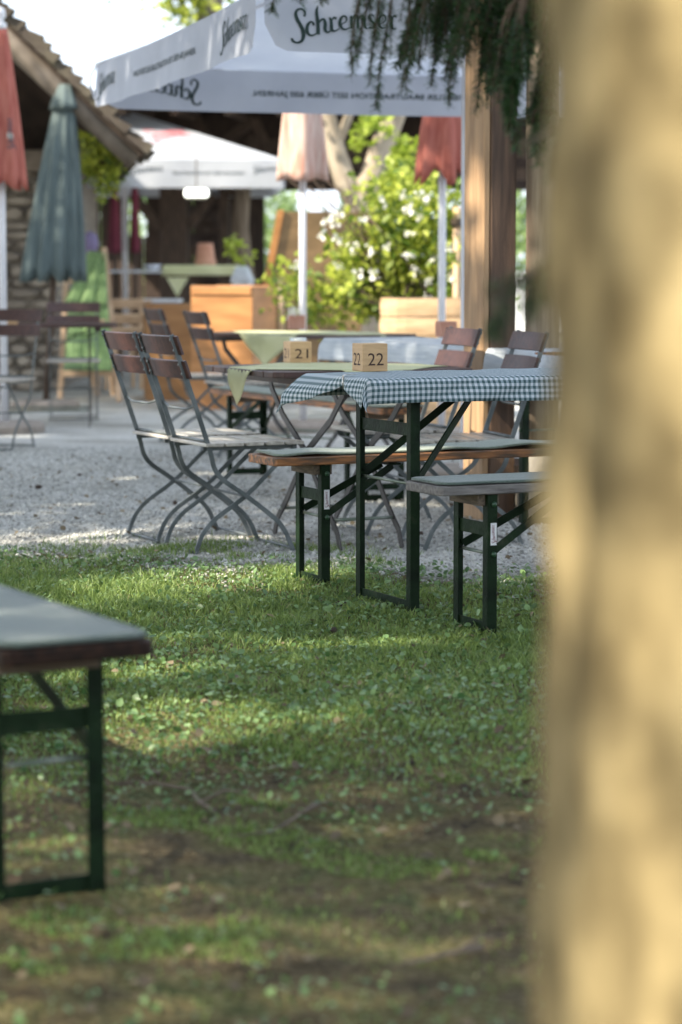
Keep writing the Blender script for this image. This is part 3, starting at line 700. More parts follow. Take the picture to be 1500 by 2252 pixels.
# ================================================================== FOLDING CHAIRS
BACKP = [(-0.325,0.885),(-0.24,0.645),(-0.165,0.425),(-0.145,0.35),(-0.105,0.30),(-0.005,0.232),(0.115,0.140),(0.16,0.088),(0.185,0.035),(0.20,0.0)]
SEATP = [(0.215,0.425),(0.12,0.345),(-0.005,0.232),(-0.13,0.150),(-0.185,0.095),(-0.21,0.045),(-0.225,0.0)]
def folding_chair(label, loc, rz, group='folding chairs with brown slats'):
    t = thing('folding_chair', label, 'chair', loc, rz, group)
    hw = 0.175
    for sg in (-1, 1):
        mb = MB(); mb.ribbon_bar([(x, sg*(hw+0.006), z) for x, z in [tuple(c) for c in catmull(BACKP, 3)]], 0.0075, 0.019, (0,0,1)) if False else mb.ribbon_bar([(x, sg*(hw+0.006), z) for x, z in [tuple(c) for c in catmull(BACKP, 3)]], 0.019, 0.0075, (0,1,0))
        mb.build('back_bar', 'chair_steel', t, bevel=0.0012)
        mb = MB(); mb.ribbon_bar([(x, sg*(hw-0.006), z) for x, z in [tuple(c) for c in catmull(SEATP, 3)]], 0.018, 0.007, (0,1,0))
        mb.build('seat_leg', 'chair_steel', t, bevel=0.0012)
        mb = MB(); mb.ribbon_bar([(-0.185, sg*(hw-0.016), 0.428), (0.225, sg*(hw-0.016), 0.428)], 0.006, 0.016, (0,0,1)); mb.build('seat_rail', 'chair_steel', t)
    def bx(z): return float(np.interp(z, [0.425,0.645,0.885], [-0.165,-0.24,-0.325]))
    for z0, z1 in ((0.806,0.880),(0.712,0.782)):
        P = []
        for k in range(13):
            y = -0.205+0.41*k/12; cv = -0.026*(1-(y/0.205)**2)
            P.append([(bx(z0)+cv+0.012, y, z0), (bx((z0+z1)/2)+cv+0.012, y, (z0+z1)/2), (bx(z1)+cv+0.012, y, z1)])
        mb = MB(); mb.grid(P); sl = mb.build('back_slat', 'slat_brown', t, solid=0.013, bevel=0.002)
        for y in (-0.178, 0.178):
            for zz in (z0+0.016, z1-0.016):
                cx = bx(zz); bl = MB(); bl.tube([(cx-0.013, y, zz+0.002), (cx-0.002, y, zz)], 0.006, 8); bl.build('rivet', 'chair_steel', sl, smooth=True)
    for i in range(5):
        x = -0.150+0.088*i; mb = MB(); mb.box((x, 0, 0.444), (0.075, 0.405, 0.014)); mb.build('seat_slat', 'slat_top', t, bevel=0.003)
    for (x, z, r, sag) in ((bx(0.585)+0.0, 0.585, 0.005, 0.018), (-0.170, 0.458, 0.0065, 0), (-0.005, 0.232, 0.005, 0), (-0.222, 0.012, 0.006, 0), (0.196, 0.014, 0.006, 0), (0.20,0.405,0.005,0)):
        mb = MB(); mb.tube([(x, -hw-0.004, z+sag), (x-0.012*(sag>0), -hw*0.55, z), (x-0.012*(sag>0), hw*0.55, z), (x, hw+0.004, z+sag)], r, 8)
        mb.build('cross_rod', 'chair_steel', t, smooth=True)
    return t
c2 = (gnd(355,1209)+gnd(408,1217)+gnd(617,1208)+gnd(553,1194))/4
c2 = c2+Vector((0.045,0,0))
chair = folding_chair('front chair of the left pair, brown slats and seat turned to table 21', c2, RZ)
dup(chair, c2 - V2*0.48 + U2*0.015, RZ+0.02, 'rear chair of the left pair, half hidden behind the front one')
dup(chair, Vector((-0.93,15.9,0)), RZ-0.08, 'left chair of the blurred pair before the ochre brown box')
dup(chair, Vector((-0.60,14.9,0)), RZ-0.05, 'right chair of the blurred pair, standing before the bright orange box')
k5 = P1+U2*0.88+V2*0.10; k5.z = 0; dup(chair, k5, RZ+math.pi-0.13, 'chair on the right behind the checked cloth, its slatted back left of the post')
k6 = P1+U2*0.86+V2*0.72; k6.z = 0; dup(chair, k6, RZ+math.pi-0.18, 'chair before the timber post, its back hidden by fir twigs')
dup(chair, Vector((at(-10,850,15.3).x,15.3,0)), RZ+math.pi+0.9, 'chair cut off by the left edge before the stone wall')

# ================================================================== FAR BEER TABLE SET, CLOTHED TABLES
bt0 = gnd(700, 742, 0.79); VRZ = math.atan2(V2.y, V2.x)
ob = bt0 + V2*0.25 + U2*0.25; ob.z = 0
beer_table('farther beer table under the pale grey cloth', ob, VRZ)
def plain_cloth(name, label, loc, rz, x0, x1, hw, z, hang, m, cat='tablecloth', waves=14, group=None, amp=0.008):
    n = 60; P = []; ts = np.linspace(-(hw+hang), hw+hang, 40)
    Lx = x1-x0; ss = np.linspace(-hang, Lx+hang, n)
    for s in ss:
        row = []
        for t in ts:
            h = max(0, abs(t)-hw); e = max(0, -s, s-Lx); q = max(h, e)
            sx = min(max(s, 0), Lx); ty = min(max(t, -hw), hw)
            w = amp*math.sin((s+t)*waves)*min(1, q/0.04)
            x = x0+sx + (math.copysign(0.006+0.1*e+w, s) if e > 0 else 0); y = ty + (math.copysign(0.006+0.1*h+w, t) if h > 0 else 0)
            zz = z+0.004-(q if h == 0 or e == 0 else max(h, e)+0.3*min(h, e))
            row.append((x, y, zz))
        P.append(row)
    mb = MB(); mb.grid(P); o = mb.build(name, m, None, smooth=True, solid=0.0015)
    o.location = loc; o.rotation_euler = (0,0,rz); return tag(o, label, cat, group)
M['cloth_grey'] = mat('pale grey striped cloth', (0.42,0.47,0.52), (0.56,0.60,0.63), 3, 0.8, 0.15, 20, stretch=(1,20,20))
plain_cloth('tablecloth', 'plain pale grey cloth hanging low over the farther beer table', ob, VRZ, -0.19, 2.01, 0.25, 0.785, 0.11, 'cloth_grey')
beer_bench('far bench on green legs between table 21 and the grey clothed table', gnd(560, 950) if False else Vector((-0.52,13.35,0)), VRZ, 'board_orange', a0=0.25, sticker=False)
felt_pad('pale felt strip on the far bench before the grey clothed table', Vector((-0.52,13.35,0)), VRZ, 'felt', 0.24, 2.18, 0.478, 0.12, 0.0)
number_cube_far = None
def far_cube(label, p, s, ang, m='cube_wood', plants=False):
    t = thing('wooden_pot', label, 'pot', p, ang, 'small wooden pots on the far tables')
    b = MB(); b.box((0,0,s*0.45), (s,s,s*0.9)); b.build('pot', m, t, bevel=0.004)
    if plants:
        pts = clumps((0,0,s*1.05), (s*0.5,s*0.5,s*0.3), 10, 160, s*0.3); leaves('leaves', pts, s*0.16, 'petal', t)
    return t
far_cube('brown wooden cube at the right end of the grey clothed table', gnd(981, 741, 0.79), 0.09, 0.3, 'clay')
ct = at(675, 730, 15.0); ctr = Vector((ct.x, 15.0, 0))
slat_table('slatted table in the middle distance under a yellow green cloth', ctr, -math.radians(42), 1.24, 0.7, z=0.745)
diamond_runner('yellow green cloth with a hanging point on the slatted table in the middle distance', ctr, -math.radians(42), 1.24, 0.7, 0.745, 0.66, 0.56)
far_cube('small terracotta coloured pot with white blooms on the middle distance table', gnd(652, 724, 0.75), 0.10, 0.2, 'clay', True)
lt = Vector((at(105,700,17.6).x, 17.6, 0))
slat_table('dark slatted table beside the stone wall on the left', lt, 0.1, 1.0, 0.7, z=0.745)
far_cube('pale wooden cube on the dark table beside the stone wall', Vector((at(20,690,17.3).x,17.3,0.746)), 0.10, 0.4)
dup(chair, lt+Vector((0.1,0.75,0)), -math.pi/2+0.1, 'chair behind the dark table beside the stone wall')

# ================================================================== BIG UMBRELLA
E1 = Vector((0.962,0.273,0)); E2 = Vector((-0.273,0.962,0))
FLt = at(566, 0, 10.85); FL = Vector((FLt.x, 10.85, 0))
VT, VB = 2.360, 2.105       # top and bottom height of the valance
W1, W2 = 3.95, 4.05
def big_umbrella():
    C = FL + E1*(W1/2) + E2*(W2/2)
    t = thing('big_umbrella', 'big white square umbrella with brewery lettering on its valances', 'umbrella')
    apex = Vector((at(1025,500,12.96).x, 12.96, 3.05))
    cor = [FL, FL+E1*W1, FL+E1*W1+E2*W2, FL+E2*W2]
    cn = MB()
    for k in range(4):
        a = cor[k].copy(); b = cor[(k+1)%4].copy(); a.z = b.z = VT+0.012; P = []
        for i in range(13):
            row = []
            for j in range(11):
                q = a.lerp(b, i/12).lerp(apex, j/10); sag = 0.05*math.sin(math.pi*j/10)*1.0+0.03*math.sin(math.pi*i/12)*(1-j/10)
                row.append((q.x, q.y, q.z-sag))
            P.append(row)
        cn.grid(P)
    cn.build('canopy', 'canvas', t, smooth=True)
    sentence = 'WALDVIERTLER BRAUTRADITION SEIT ÜBER 600 JAHREN.'
    # (start corner, direction seen from outside left to right, length, outward normal)
    for k, (st, d, L, nrm) in enumerate(((cor[0], E1, W1, -E2), (cor[3], -E2, W2, -E1), (cor[2], -E1, W1, E2), (cor[1], E2, W2, E1))):
        def fn(s, q, off, st=st, d=d, L=L, nrm=nrm):
            # s along, q down from the top edge, off outward
            f = min(max(s/L, 0), 1); edge = math.sin(math.pi*f)
            w = 0.012*math.sin(s*5.5+k)*(q/0.25) + 0.03*(q/0.25)*(0.4)
            p = st + d*s + nrm*(w+off); p.z = VT - q - 0.012*edge*(1) ; return tuple(p)
        H = VT-VB; n = 80; P = []
        for i in range(n+1):
            s = 0.03+(L-0.06)*i/n; e = min(s-0.03, L-0.03-s); r = 0.12
            hh = H if e >= r else H-(r-math.sqrt(max(0, r*r-(r-e)**2)))*1.0
            P.append([fn(s, hh*j/8, 0.0) for j in range(9)])
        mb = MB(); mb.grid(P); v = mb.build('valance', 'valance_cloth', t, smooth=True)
        for s0 in (0.15, L-0.65):
            lt = MB(); word_mesh(lt, fn, s0, 0.050, 0.50, both=True); lt.build('lettering', 'print', v)
        lt = MB(); text_mesh(lt, sentence, fn, {0:0.86, 2:L-0.965-1.56}.get(k, (L-1.56)/2), 0.165, 1.56, 0.052, both=True)
        lt.build('slogan', 'print', v)
    pole = MB(); px = at(1025, 500, 12.96).x
    pole.box((px, 12.96, 1.5), (0.052, 0.052, 3.0)); pole.build('pole', 'white_metal', t, bevel=0.004)
    for k in range(4):
        rb = MB(); c = cor[k].copy(); c.z = VT; top = Vector((px, 12.96, 2.92)); rb.beam(c, top, 0.022, 0.022); rb.build('rib', 'white_metal', t)
        st = MB(); m_ = c.lerp(top, 0.5); st.beam(m_, (px, 12.96, 2.2), 0.02, 0.02); st.build('strut', 'white_metal', t)
    b = MB(); b.box((px, 12.96, 0.04), (0.6,0.6,0.08)); b.build('base', 'concrete', t, bevel=0.01)
    cord = MB(); r = cor[3]; cord.tube([(r.x, r.y, VT-0.01), (r.x-0.03, r.y-0.02, VT-0.06), (r.x-0.035, r.y, VT-0.12), (r.x-0.01, r.y, VT-0.20)], 0.006, 6); cord.build('corner_cord', 'canvas', t)
big_umbrella()

def far_umbrella():
    C = Vector((at(268, 400, 27.0).x, 27.3, 0)); t = thing('far_umbrella', 'smaller white umbrella far behind the eave, faded red script on its slope', 'umbrella')
    w = 1.72; zt, zb = at(268,350,25.6).z, at(268,413,25.6).z
    e1 = Vector((1,0.06,0)).normalized(); e2 = Vector((-0.06,1,0)).normalized()
    cor = [C-e1*w-e2*w, C+e1*w-e2*w, C+e1*w+e2*w, C-e1*w+e2*w]; apex = C.copy(); apex.z = zt+0.62
    cn = MB()
    for k in range(4):
        a = cor[k].copy(); b = cor[(k+1)%4].copy(); a.z = b.z = zt
        cn.grid([[tuple(a.lerp(b, i/8).lerp(apex, j/8)) for j in range(9)] for i in range(9)])
    o = cn.build('canopy', 'canvas', t, smooth=False)
    a = cor[0].copy(); b = cor[1].copy(); a.z = b.z = zt
    def fs(s, q, off):
        m0 = a.lerp(b, 0.5+s/(2*w)); p = m0.lerp(apex, min(1, q)); up = (apex-a.lerp(b,0.5)).cross(b-a).normalized(); up = up if up.z > 0 else -up
        return tuple(p+up*(0.004+off))
    red = MB(); word_mesh(red, lambda s, q, off: fs(s, 0.60-q*0.9, off), 0.50, 0.0, 0.95); red.build('lettering', 'print_red', o)
    for k, (st, d, nrm) in enumerate(((cor[0], e1, -e2), (cor[3], -e2, -e1), (cor[2], -e1, e2), (cor[1], e2, e1))):
        L = 2*w
        def fn(s, q, off, st=st, d=d, nrm=nrm):
            p = st + d*s + nrm*(0.02*math.sin(s*7)*q/0.3+off+0.004); p.z = zt-q; return tuple(p)
        mb = MB(); mb.grid([[fn(0.01+(L-0.02)*i/40, (zt-zb)*j/4, 0) for j in range(5)] for i in range(41)]); v = mb.build('valance', 'canvas', t, smooth=True)
        for s0, w_ in ((L/2+0.1, 0.36), (L-0.32, 0.30)):
            lt = MB(); word_mesh(lt, fn, s0, 0.06, w_); lt.build('lettering', 'print_pale', v)
        lt = MB(); text_mesh(lt, 'BRAUTRADITION SEIT ÜBER 600 JAHREN.', fn, L/2+0.56, 0.17, 0.76, 0.05); lt.build('slogan', 'print_pale', v)
    p = MB(); p.tube([(C.x,C.y,0),(C.x,C.y,zt+0.6)], 0.03, 10); p.build('pole', 'white_metal', t, smooth=True)
    b = MB(); b.lathe([(0.3,0),(0.3,0.06),(0.05,0.09)], (C.x,C.y,0)); b.build('base', 'concrete', t)
far_umbrella()

# ================================================================== CLOSED PARASOLS
def closed_parasol(name, label, loc, zt, zb, rt, rb, folds, m, pole_m, lean=(0,0), scallop=0.05, group=None, cap=None, finial=False, base=True, mark=False, depth=0.22):
    t = thing(name, label, 'parasol', loc, 0, group); lx, ly = lean
    def off(z): return (lx*z, ly*z)
    n = folds*10; P = []; m_ = 16
    for i in range(n+1):
        th = 2*math.pi*i/n; row = []
        for j in range(m_+1):
            f = j/m_; fold = 1-depth*(0.25+0.75*f)*(0.5+0.5*math.cos(folds*th+1.3*math.sin(2*th)))**0.8
            r = (rt+(rb-rt)*f**0.85)*fold
            z = zt+(zb-zt)*f + (scallop*(0.5-0.5*math.cos(folds*th+1.3*math.sin(2*th)))*(f**6))*(-1)
            ox, oy = off(z); row.append((ox+r*math.cos(th), oy+r*math.sin(th)*0.9, z))
        P.append(row)
    mb = MB(); mb.grid(P); cn = mb.build('canopy', m, t, smooth=True, solid=0.004)
    if mark:
        k = MB(); zc = zb+(zt-zb)*0.30
        def fn(s, q, o_):
            th = -math.pi/2+s/ (rb*0.8); r = (rt+(rb-rt)*0.72)*1.03+o_; return (off(zc)[0]+r*math.cos(th), off(zc)[1]+0.9*r*math.sin(th), zc-q)
        for s0 in (-0.16,-0.05,0.06): k.add([fn(s0+a*0.045, -0.02+b*0.05, 0.004) for a, b in ((0,0),(1,0.2),(1,1),(0,0.8))], [(0,1,2,3)])
        k.build('pale_print', 'petal', cn)
        k = MB(); word_mesh(k, lambda s, q, o_: fn(q, -s, o_+0.006), -0.10, 0.05, 0.22); k.build('lettering', 'print_pale', cn)
    if cap:
        c = MB(); c.lathe([(rt*1.0, zt+0.05),(rt*1.35, zt-0.0),(rt*1.9,zt-0.10),(rt*2.1,zt-0.15),(rt*1.7,zt-0.145),(rt*0.9,zt+0.03)], (off(zt)[0],off(zt)[1],0), 36, rad=lambda th, z: 1+0.06*math.cos(8*th)); c.build('cap', m, t, smooth=True)
    if finial:
        ox, oy = off(zt); c = MB(); c.lathe([(0.0,zt-0.01),(rt*1.0,zt-0.01),(rt*1.05,zt+0.03),(rt*0.5,zt+0.05),(rt*0.95,zt+0.085),(rt*0.8,zt+0.13),(0.0,zt+0.15)], (ox,oy,0), 16); c.build('finial', 'white_metal', t, smooth=True)
    ox, oy = off(zt); p = MB(); p.tube([(0,0,0),(ox,oy,zt)], 0.026, 10); p.build('pole', pole_m, t, smooth=True)
    if base:
        c = MB(); c.lathe([(0.28,0),(0.28,0.05),(0.25,0.075),(0.05,0.08)], n=24); c.build('base', 'concrete', t)
    return t
g0 = gnd(100, 900); gt = at(143, 200, g0.y)
closed_parasol('closed_parasol', 'closed grey green parasol leaning beside the stone wall', g0, gt.z, at(100,605,g0.y).z, 0.06, 0.275, 12, 'teal_cloth', 'dark_wood', lean=((gt.x-g0.x)/gt.z, 0), scallop=0.06, cap=True, depth=0.30, group='closed parasols')
pa = Vector((at(6,600,16.9).x, 16.9, 0))
closed_parasol('closed_parasol', 'closed terracotta parasol with white finial at the left edge', pa, at(6,62,16.9).z, at(6,400,16.9).z, 0.05, 0.185, 9, 'terracotta_cloth', 'white_metal', finial=True, mark=True, group='closed parasols', scallop=0.06)
pb = Vector((at(666,600,17.0).x, 17.0, 0))
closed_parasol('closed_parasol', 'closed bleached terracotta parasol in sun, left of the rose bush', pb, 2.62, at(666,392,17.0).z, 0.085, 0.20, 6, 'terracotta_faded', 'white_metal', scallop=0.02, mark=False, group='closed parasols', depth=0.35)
pc = Vector((at(972,600,16.2).x, 16.2, 0))
closed_parasol('closed_parasol', 'closed deep terracotta parasol in front of the rose bush', pc, 2.5, at(970,370,16.2).z, 0.06, 0.19, 7, 'terracotta_cloth', 'white_metal', scallop=0.11, group='closed parasols', depth=0.38)
for k, (px, w, lab) in enumerate(((252, 13, 'maroon closed parasol in the dark barn, the left one of two'), (297, 9, 'maroon closed parasol in the dark barn, the right slimmer one of two'))):
    q = Vector((at(px,500,27.2).x, 27.2, 0)); closed_parasol('closed_parasol', lab, q, at(px,405,27.2).z, at(px,552,27.2).z, 0.03, 0.085 if k == 0 else 0.06, 6, 'maroon', 'dark_wood', group='closed parasols', base=True, scallop=0.03)

# ================================================================== POSTS OF THE SHELTER
def shelter():
    t = thing('timber_shelter', 'timber shelter on the right with square brown post, pale plank and round log post', 'shelter')
    d = 10.85; xl = at(1036, 700, d).x; xm = at(1076, 700, d).x; xr = at(1135, 700, d).x
    u = Vector((math.cos(UANG), math.sin(UANG), 0)); v = Vector((-u.y, u.x, 0)); c0 = Vector((xm, d, 0)); w = (xr-xm)/u.x; dp = (xm-xl)/abs(v.x)
    q = [c0, c0+u*w, c0+u*w+v*dp, c0+v*dp]
    p = MB(); p.prism([(a.x+u.x*0.004, a.y+u.y*0.004) for a in q], 0, 3.4); p.build('post', 'post_face', t, bevel=0.008)
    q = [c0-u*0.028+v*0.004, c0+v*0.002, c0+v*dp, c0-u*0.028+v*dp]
    p = MB(); p.prism([(a.x, a.y) for a in q], 0, 3.4); p.build('plank', 'post_light', t, bevel=0.004)  # sunlit left side of the post, painted as a pale layer
    yl = 10.92; lx = at(1192, 700, yl).x; l = MB(); z0 = at(1180, 972, yl).z
    l.tube([(lx,yl,z0),(lx+0.005,yl,1.0),(lx-0.005,yl,2.0),(lx,yl,3.4)], [0.083,0.078,0.075,0.073], 20); l.build('log_post', 'log', t, smooth=True)
    b = MB(); b.box((lx-0.3,yl+0.05,3.5),(4.5,0.2,0.2)); b.build('top_beam', 'post_face', t, bevel=0.01)
    s = thing('base_stone', 'rough granite block under the round log post', 'stone', (lx+0.03, yl, 0))
    me = MB(); prof = [(0.13,0.0),(0.16,0.08),(0.15,z0*0.55),(0.125,z0-0.03),(0.10,z0)]
    me.lathe(prof, n=14, rad=lambda th, z: 1+0.12*math.sin(3*th+z*9)+0.06*math.sin(7*th)); me.build('stone', 'base_stone', s, smooth=False)
    # wooden tub low beside the post
    tb = thing('planting_tub', 'round wooden tub low between post and log', 'tub', (at(1150,1040,11.6).x, 11.6, 0))
    u = MB(); u.lathe([(0.16,0),(0.21,0.19),(0.22,0.22),(0.19,0.22),(0.18,0.18),(0.0,0.17)], n=20); u.build('staves', 'dark_wood', tb)
shelter()

# ================================================================== NEAR TREE, SPRUCE AND SHADE
LIT = [  # (point, radius): places the sun reaches through gaps in the crowns
  (gnd(400,1285), 0.34), (gnd(520,1280), 0.36), (gnd(630,1265), 0.24), (gnd(230,1330), 0.22), (gnd(290,1595), 0.30), (gnd(60,1600), 0.30), (gnd(460,1605), 0.26), (gnd(330,1480),0.18), (gnd(640,1420),0.16), (gnd(900,1420),0.14), (gnd(760,1590),0.13),
  (gnd(150,1185), 0.10), (gnd(1130,1262), 0.22), (Vector((0.62,10.9,0.45)), 0.32), (Vector((0.62,10.9,1.4)), 0.2), (gnd(680,1165), 0.16), (gnd(930,2090), 0.10), (gnd(1080,2070),0.07),
  (gnd(560,1180),0.16), (gnd(800,1230),0.10), (gnd(380,1420),0.07), (gnd(900,1500),0.06), (gnd(560,1555),0.07),
  (c2+Vector((0.0,0,0.45)), 0.12),
  (Vector((0.49,1.40,1.70)), 0.36), (Vector((0.49,1.40,1.42)), 0.36), (Vector((0.50,1.40,1.15)), 0.36), (Vector((0.49,1.40,0.88)), 0.35), (Vector((0.49,1.40,0.60)), 0.36), (Vector((0.49,1.40,0.3)), 0.35),
  (gnd(60,1178), 0.13), (gnd(250,1168), 0.14), (gnd(690,1165),0.14), (gnd(480,1048), 0.18), (gnd(300,1055), 0.12), (gnd(60,960), 0.2), (gnd(700,1010),0.2), (gnd(160,1110),0.1), (gnd(940,1110),0.15),
]
for i in range(16):   # small random flecks of sun on the grass
    LIT.append((gnd(random.uniform(50,1150), random.uniform(1230,2200)), random.uniform(0.02,0.05)))
def sun_gaps(pts, extra=()):
    keep = np.ones(len(pts), bool); s = np.array(TOSUN)
    for c, r in list(LIT)+list(extra):
        d = pts-np.array(c)[None]; a = d@s; perp = np.linalg.norm(d-a[:,None]*s[None], axis=1)*np.where(RNG.random(len(pts)) < (0.0 if c[2] > 0.25 else 0.05), 9.0, 1.0)
        keep &= ~((perp < r*(1+0.15*RNG.normal(size=len(pts)))) & (a > 0))
    return pts[keep]
def near_tree():
    base = Vector((0.468, 1.80, 0)); R0 = 0.315
    t = thing('near_tree', 'sunlit lichen covered tree trunk filling the right edge of the picture', 'tree', base)
    n = 96; zs = np.concatenate([np.arange(-0.1, 3.0, 0.025), np.arange(3.0, 8.2, 0.25)]); P = []
    for z in zs:
        row = []
        for k in range(n+1):
            th = 2*math.pi*(k%n)/n
            r = R0*(1+0.25*math.exp(-max(z,0)/0.13))*(1-0.012*(z-1.0)-(0.03*max(z-3, 0)))
            r += 0.006*math.sin(th*13+2*math.sin(z*4))+0.005*math.sin(th*29+z*11)*math.sin(z*17+th*3)+0.008*math.sin(th*5+z*1.7)+0.004*math.sin(z*31+th*11)
            row.append((r*math.cos(th)-0.006*(z-0.9), r*math.sin(th), z))
        P.append(row)
    mb = MB(); mb.grid(P); mb.build('trunk', 'bark', t, smooth=True)
    lb = MB()
    for a, l_, z in ((2.6,5.2,4.6),(1.7,4.5,5.2),(3.6,5.0,5.0),(0.6,3.2,5.6),(4.6,3.5,5.4),(2.2,4.0,6.5)):
        d = Vector((math.cos(a), math.sin(a), 0)); lb.tube([Vector((0,0,z)), d*l_*0.35+Vector((0,0,z+0.8)), d*l_*0.75+Vector((0,0,z+1.5)), d*l_+Vector((0,0,z+1.8))], [0.14,0.10,0.06,0.02], 8)
    lb.build('limbs', 'bark_dark', t, smooth=True)
    pts = clumps((-3.2-0.475+0.475, 2.6, 7.2), (5.6,5.6,2.0), 520, 85000, 0.9, 0.0)  # unseen crown added to shade the lawn, gaps cut for chosen sun spots
    pts = sun_gaps(pts); pts -= np.array([base.x, base.y, 0]); leaves('crown', pts, 0.13, 'leaf_dark', t, up=0.8)
near_tree()
def shade_tree():
    base = Vector((-7.5, 8.0, 0)); t = thing('garden_tree', 'broad leafy tree left of the view, shading the gravel yard', 'tree', base)
    mb = MB(); mb.tube([(0,0,-0.1),(0.05,0,1.5),(0,0.1,3.5),(0,0,6)], [0.34,0.26,0.22,0.12], 16); mb.build('trunk', 'bark_dark', t, smooth=True)
    pts = clumps((-7.6,11.6,7.0), (5.4,8.4,2.0), 560, 76000, 0.9, 0.0)  # unseen crown added to shade the yard, thinned where sun should fall
    far_lit = [(at(660,330,17.0), 0.5), (Vector((0.9,17.5,0.8)), 0.9), (Vector((0.5,18.5,1.5)), 1.2), (at(520,660,19.8), 0.5), (at(590,540,20.4), 0.5), (Vector((-3.0,27,2.4)), 1.4), (at(600,730,15.2),0.35)]
    pts = sun_gaps(pts, far_lit); pts -= np.array([base.x, base.y, 0]); leaves('crown', pts, 0.14, 'leaf_dark', t, up=0.8)
shade_tree()

def needles_on(paths, dens, ln, out):
    """paths: list of polylines; appends needle quads (n,4,3)"""
    for pl, dl in paths:
        pl = [Vector(p) for p in pl]
        for a, b in zip(pl[:-1], pl[1:]):
            L = (b-a).length; n = max(1, int(L*dens)); d = (b-a).normalized()
            f = RNG.random(n); base = np.array(a)[None]+f[:,None]*np.array(b-a)[None]
            r = RNG.normal(size=(n,3)); dd = np.array(d)[None]; r -= (r@np.array(d))[:,None]*dd; r /= np.linalg.norm(r, axis=1)[:,None]
            dirv = r*0.85+dd*0.55; dirv /= np.linalg.norm(dirv, axis=1)[:,None]
            side = np.cross(dirv, RNG.normal(size=(n,3))); side /= np.linalg.norm(side, axis=1)[:,None]
            l = ln*(0.7+0.6*RNG.random(n))*dl; w = 0.0011
            tip = base+dirv*l[:,None]
            out.append(np.stack([base-side*w, base+side*w, tip+side*w*0.6, tip-side*w*0.6], 1))
def spruce():
    base = Vector((2.15, 6.6, 0)); t = thing('fir_tree', 'fir tree outside the right edge, dark drooping twigs hanging into the view', 'tree', base)
    mb = MB(); mb.tube([(0,0,-0.1),(0,0,2),(0,0,5),(0,0,9)], [0.20,0.17,0.11,0.02], 14); mb.build('trunk', 'bark_dark', t, smooth=True)
    def bough(p0, p1, rise, spread, twig_len, ntw, hang, dens=520, ln=0.020, seed=1):
        rr = random.Random(seed); p0 = Vector(p0); p1 = Vector(p1); main = []
        for i in range(13):
            f = i/12; q = p0.lerp(p1, f); q.z += rise*math.sin(math.pi*f)*0.7 + 0.02*math.sin(f*9); q.x += 0.02*math.sin(f*7+seed); main.append(q)
        wood = MB(); wood.tube(main, [0.020*(1-0.85*i/12)+0.002 for i in range(13)], 7)
        paths = [(main[3:], 1.0)]
        for k in range(ntw):
            f = 0.22+0.78*(k+rr.random()*0.6)/ntw; i = min(11, int(f*12)); st = main[i].lerp(main[i+1], f*12-i)
            side = -1 if k % 2 else 1; L = twig_len*(1.05-0.45*f)*(0.7+0.6*rr.random())
            dx = (p1-p0).normalized(); lat = Vector((-dx.y, dx.x, 0))*side
            d = (dx*0.55+lat*spread*(0.5+rr.random()*0.7)+Vector((rr.uniform(-.15,.15), rr.uniform(-.15,.15), -hang*(0.7+0.6*rr.random())))).normalized()
            tw = [st]; cur = st.copy(); dd = d.copy()
            for s_ in range(6):
                dd = (dd+Vector((0,0,-0.12*hang))+Vector((rr.uniform(-.12,.12),rr.uniform(-.12,.12),rr.uniform(-.08,.08)))).normalized(); cur = cur+dd*(L/6); tw.append(cur.copy())
            wood.tube(tw, [0.004,0.0035,0.003,0.0025,0.002,0.0015,0.001], 5); paths.append((tw, 1.0))
            for s_ in range(1, 6):
                for sd in (-1, 1):
                    if rr.random() < 0.2: continue
                    e = Vector((dd.y, -dd.x, 0))*sd; e = (e*rr.uniform(0.4,0.9)+dd*0.7+Vector((0,0,-0.35*hang*rr.random()))).normalized(); l2 = L*0.36*(1.1-s_/7)*(0.6+0.7*rr.random())
                    m1 = tw[s_]+e*l2*0.5; m2 = m1+(e+Vector((0,0,-0.2))).normalized()*l2*0.5
                    wood.tube([tw[s_], m1, m2], [0.0018,0.0014,0.0008], 4); paths.append(([tw[s_], m1, m2], 0.9))
        b = wood.build('bough', 'twig', t, smooth=True); b.location = -base
        out = []; needles_on(paths, dens, ln, out); V = np.concatenate(out)
        nd = soup('needles', V, [(0,1,2,3)], RNG.random(len(V)), 'needle', b)
        return b
    D = 5.9
    def W(px, py, y=D): p = at(px, py, y); return (p.x, p.y, p.z)
    bough(W(1700,-380,6.3), W(1085,-60,5.9), 0.02, 0.5, 0.40, 11, 0.9, dens=420, seed=3)
    bough(W(1500,-260,6.2), W(960,-20,5.8), 0.05, 0.45, 0.36, 11, 1.2, dens=420, ln=0.017, seed=4)
    bough(W(1300,-200,5.8), W(800,-40,5.7), 0.06, 0.35, 0.42, 15, 1.5, dens=460, ln=0.017, seed=5)
    bough(W(1350,-200,5.5), W(1090,100,5.6), 0.03, 0.5, 0.26, 14, 1.1, dens=480, ln=0.017, seed=6)
    bough(W(1300,-150,5.7), W(1040,0,5.7), 0.03, 0.5, 0.26, 16, 1.1, dens=560, seed=16)
    bough(W(1250,-200,5.8), W(930,-10,5.8), 0.03, 0.4, 0.42, 12, 1.6, dens=460, ln=0.017, seed=17)
    bough(W(1260,-300,5.5), W(1110,215,5.5), 0.02, 0.7, 0.22, 22, 0.7, dens=620, seed=7)
    bough(W(1300,-200,5.6), W(1160,280,5.6), 0.02, 0.7, 0.22, 18, 0.8, dens=620, seed=27)
    bough(W(1250,-300,5.9), W(880,60,5.9), 0.05, 0.4, 0.26, 16, 1.0, seed=8)
    bough(W(1000,-180,6.0), W(600,-35,6.0), 0.03, 0.3, 0.14, 14, 0.7, seed=9)
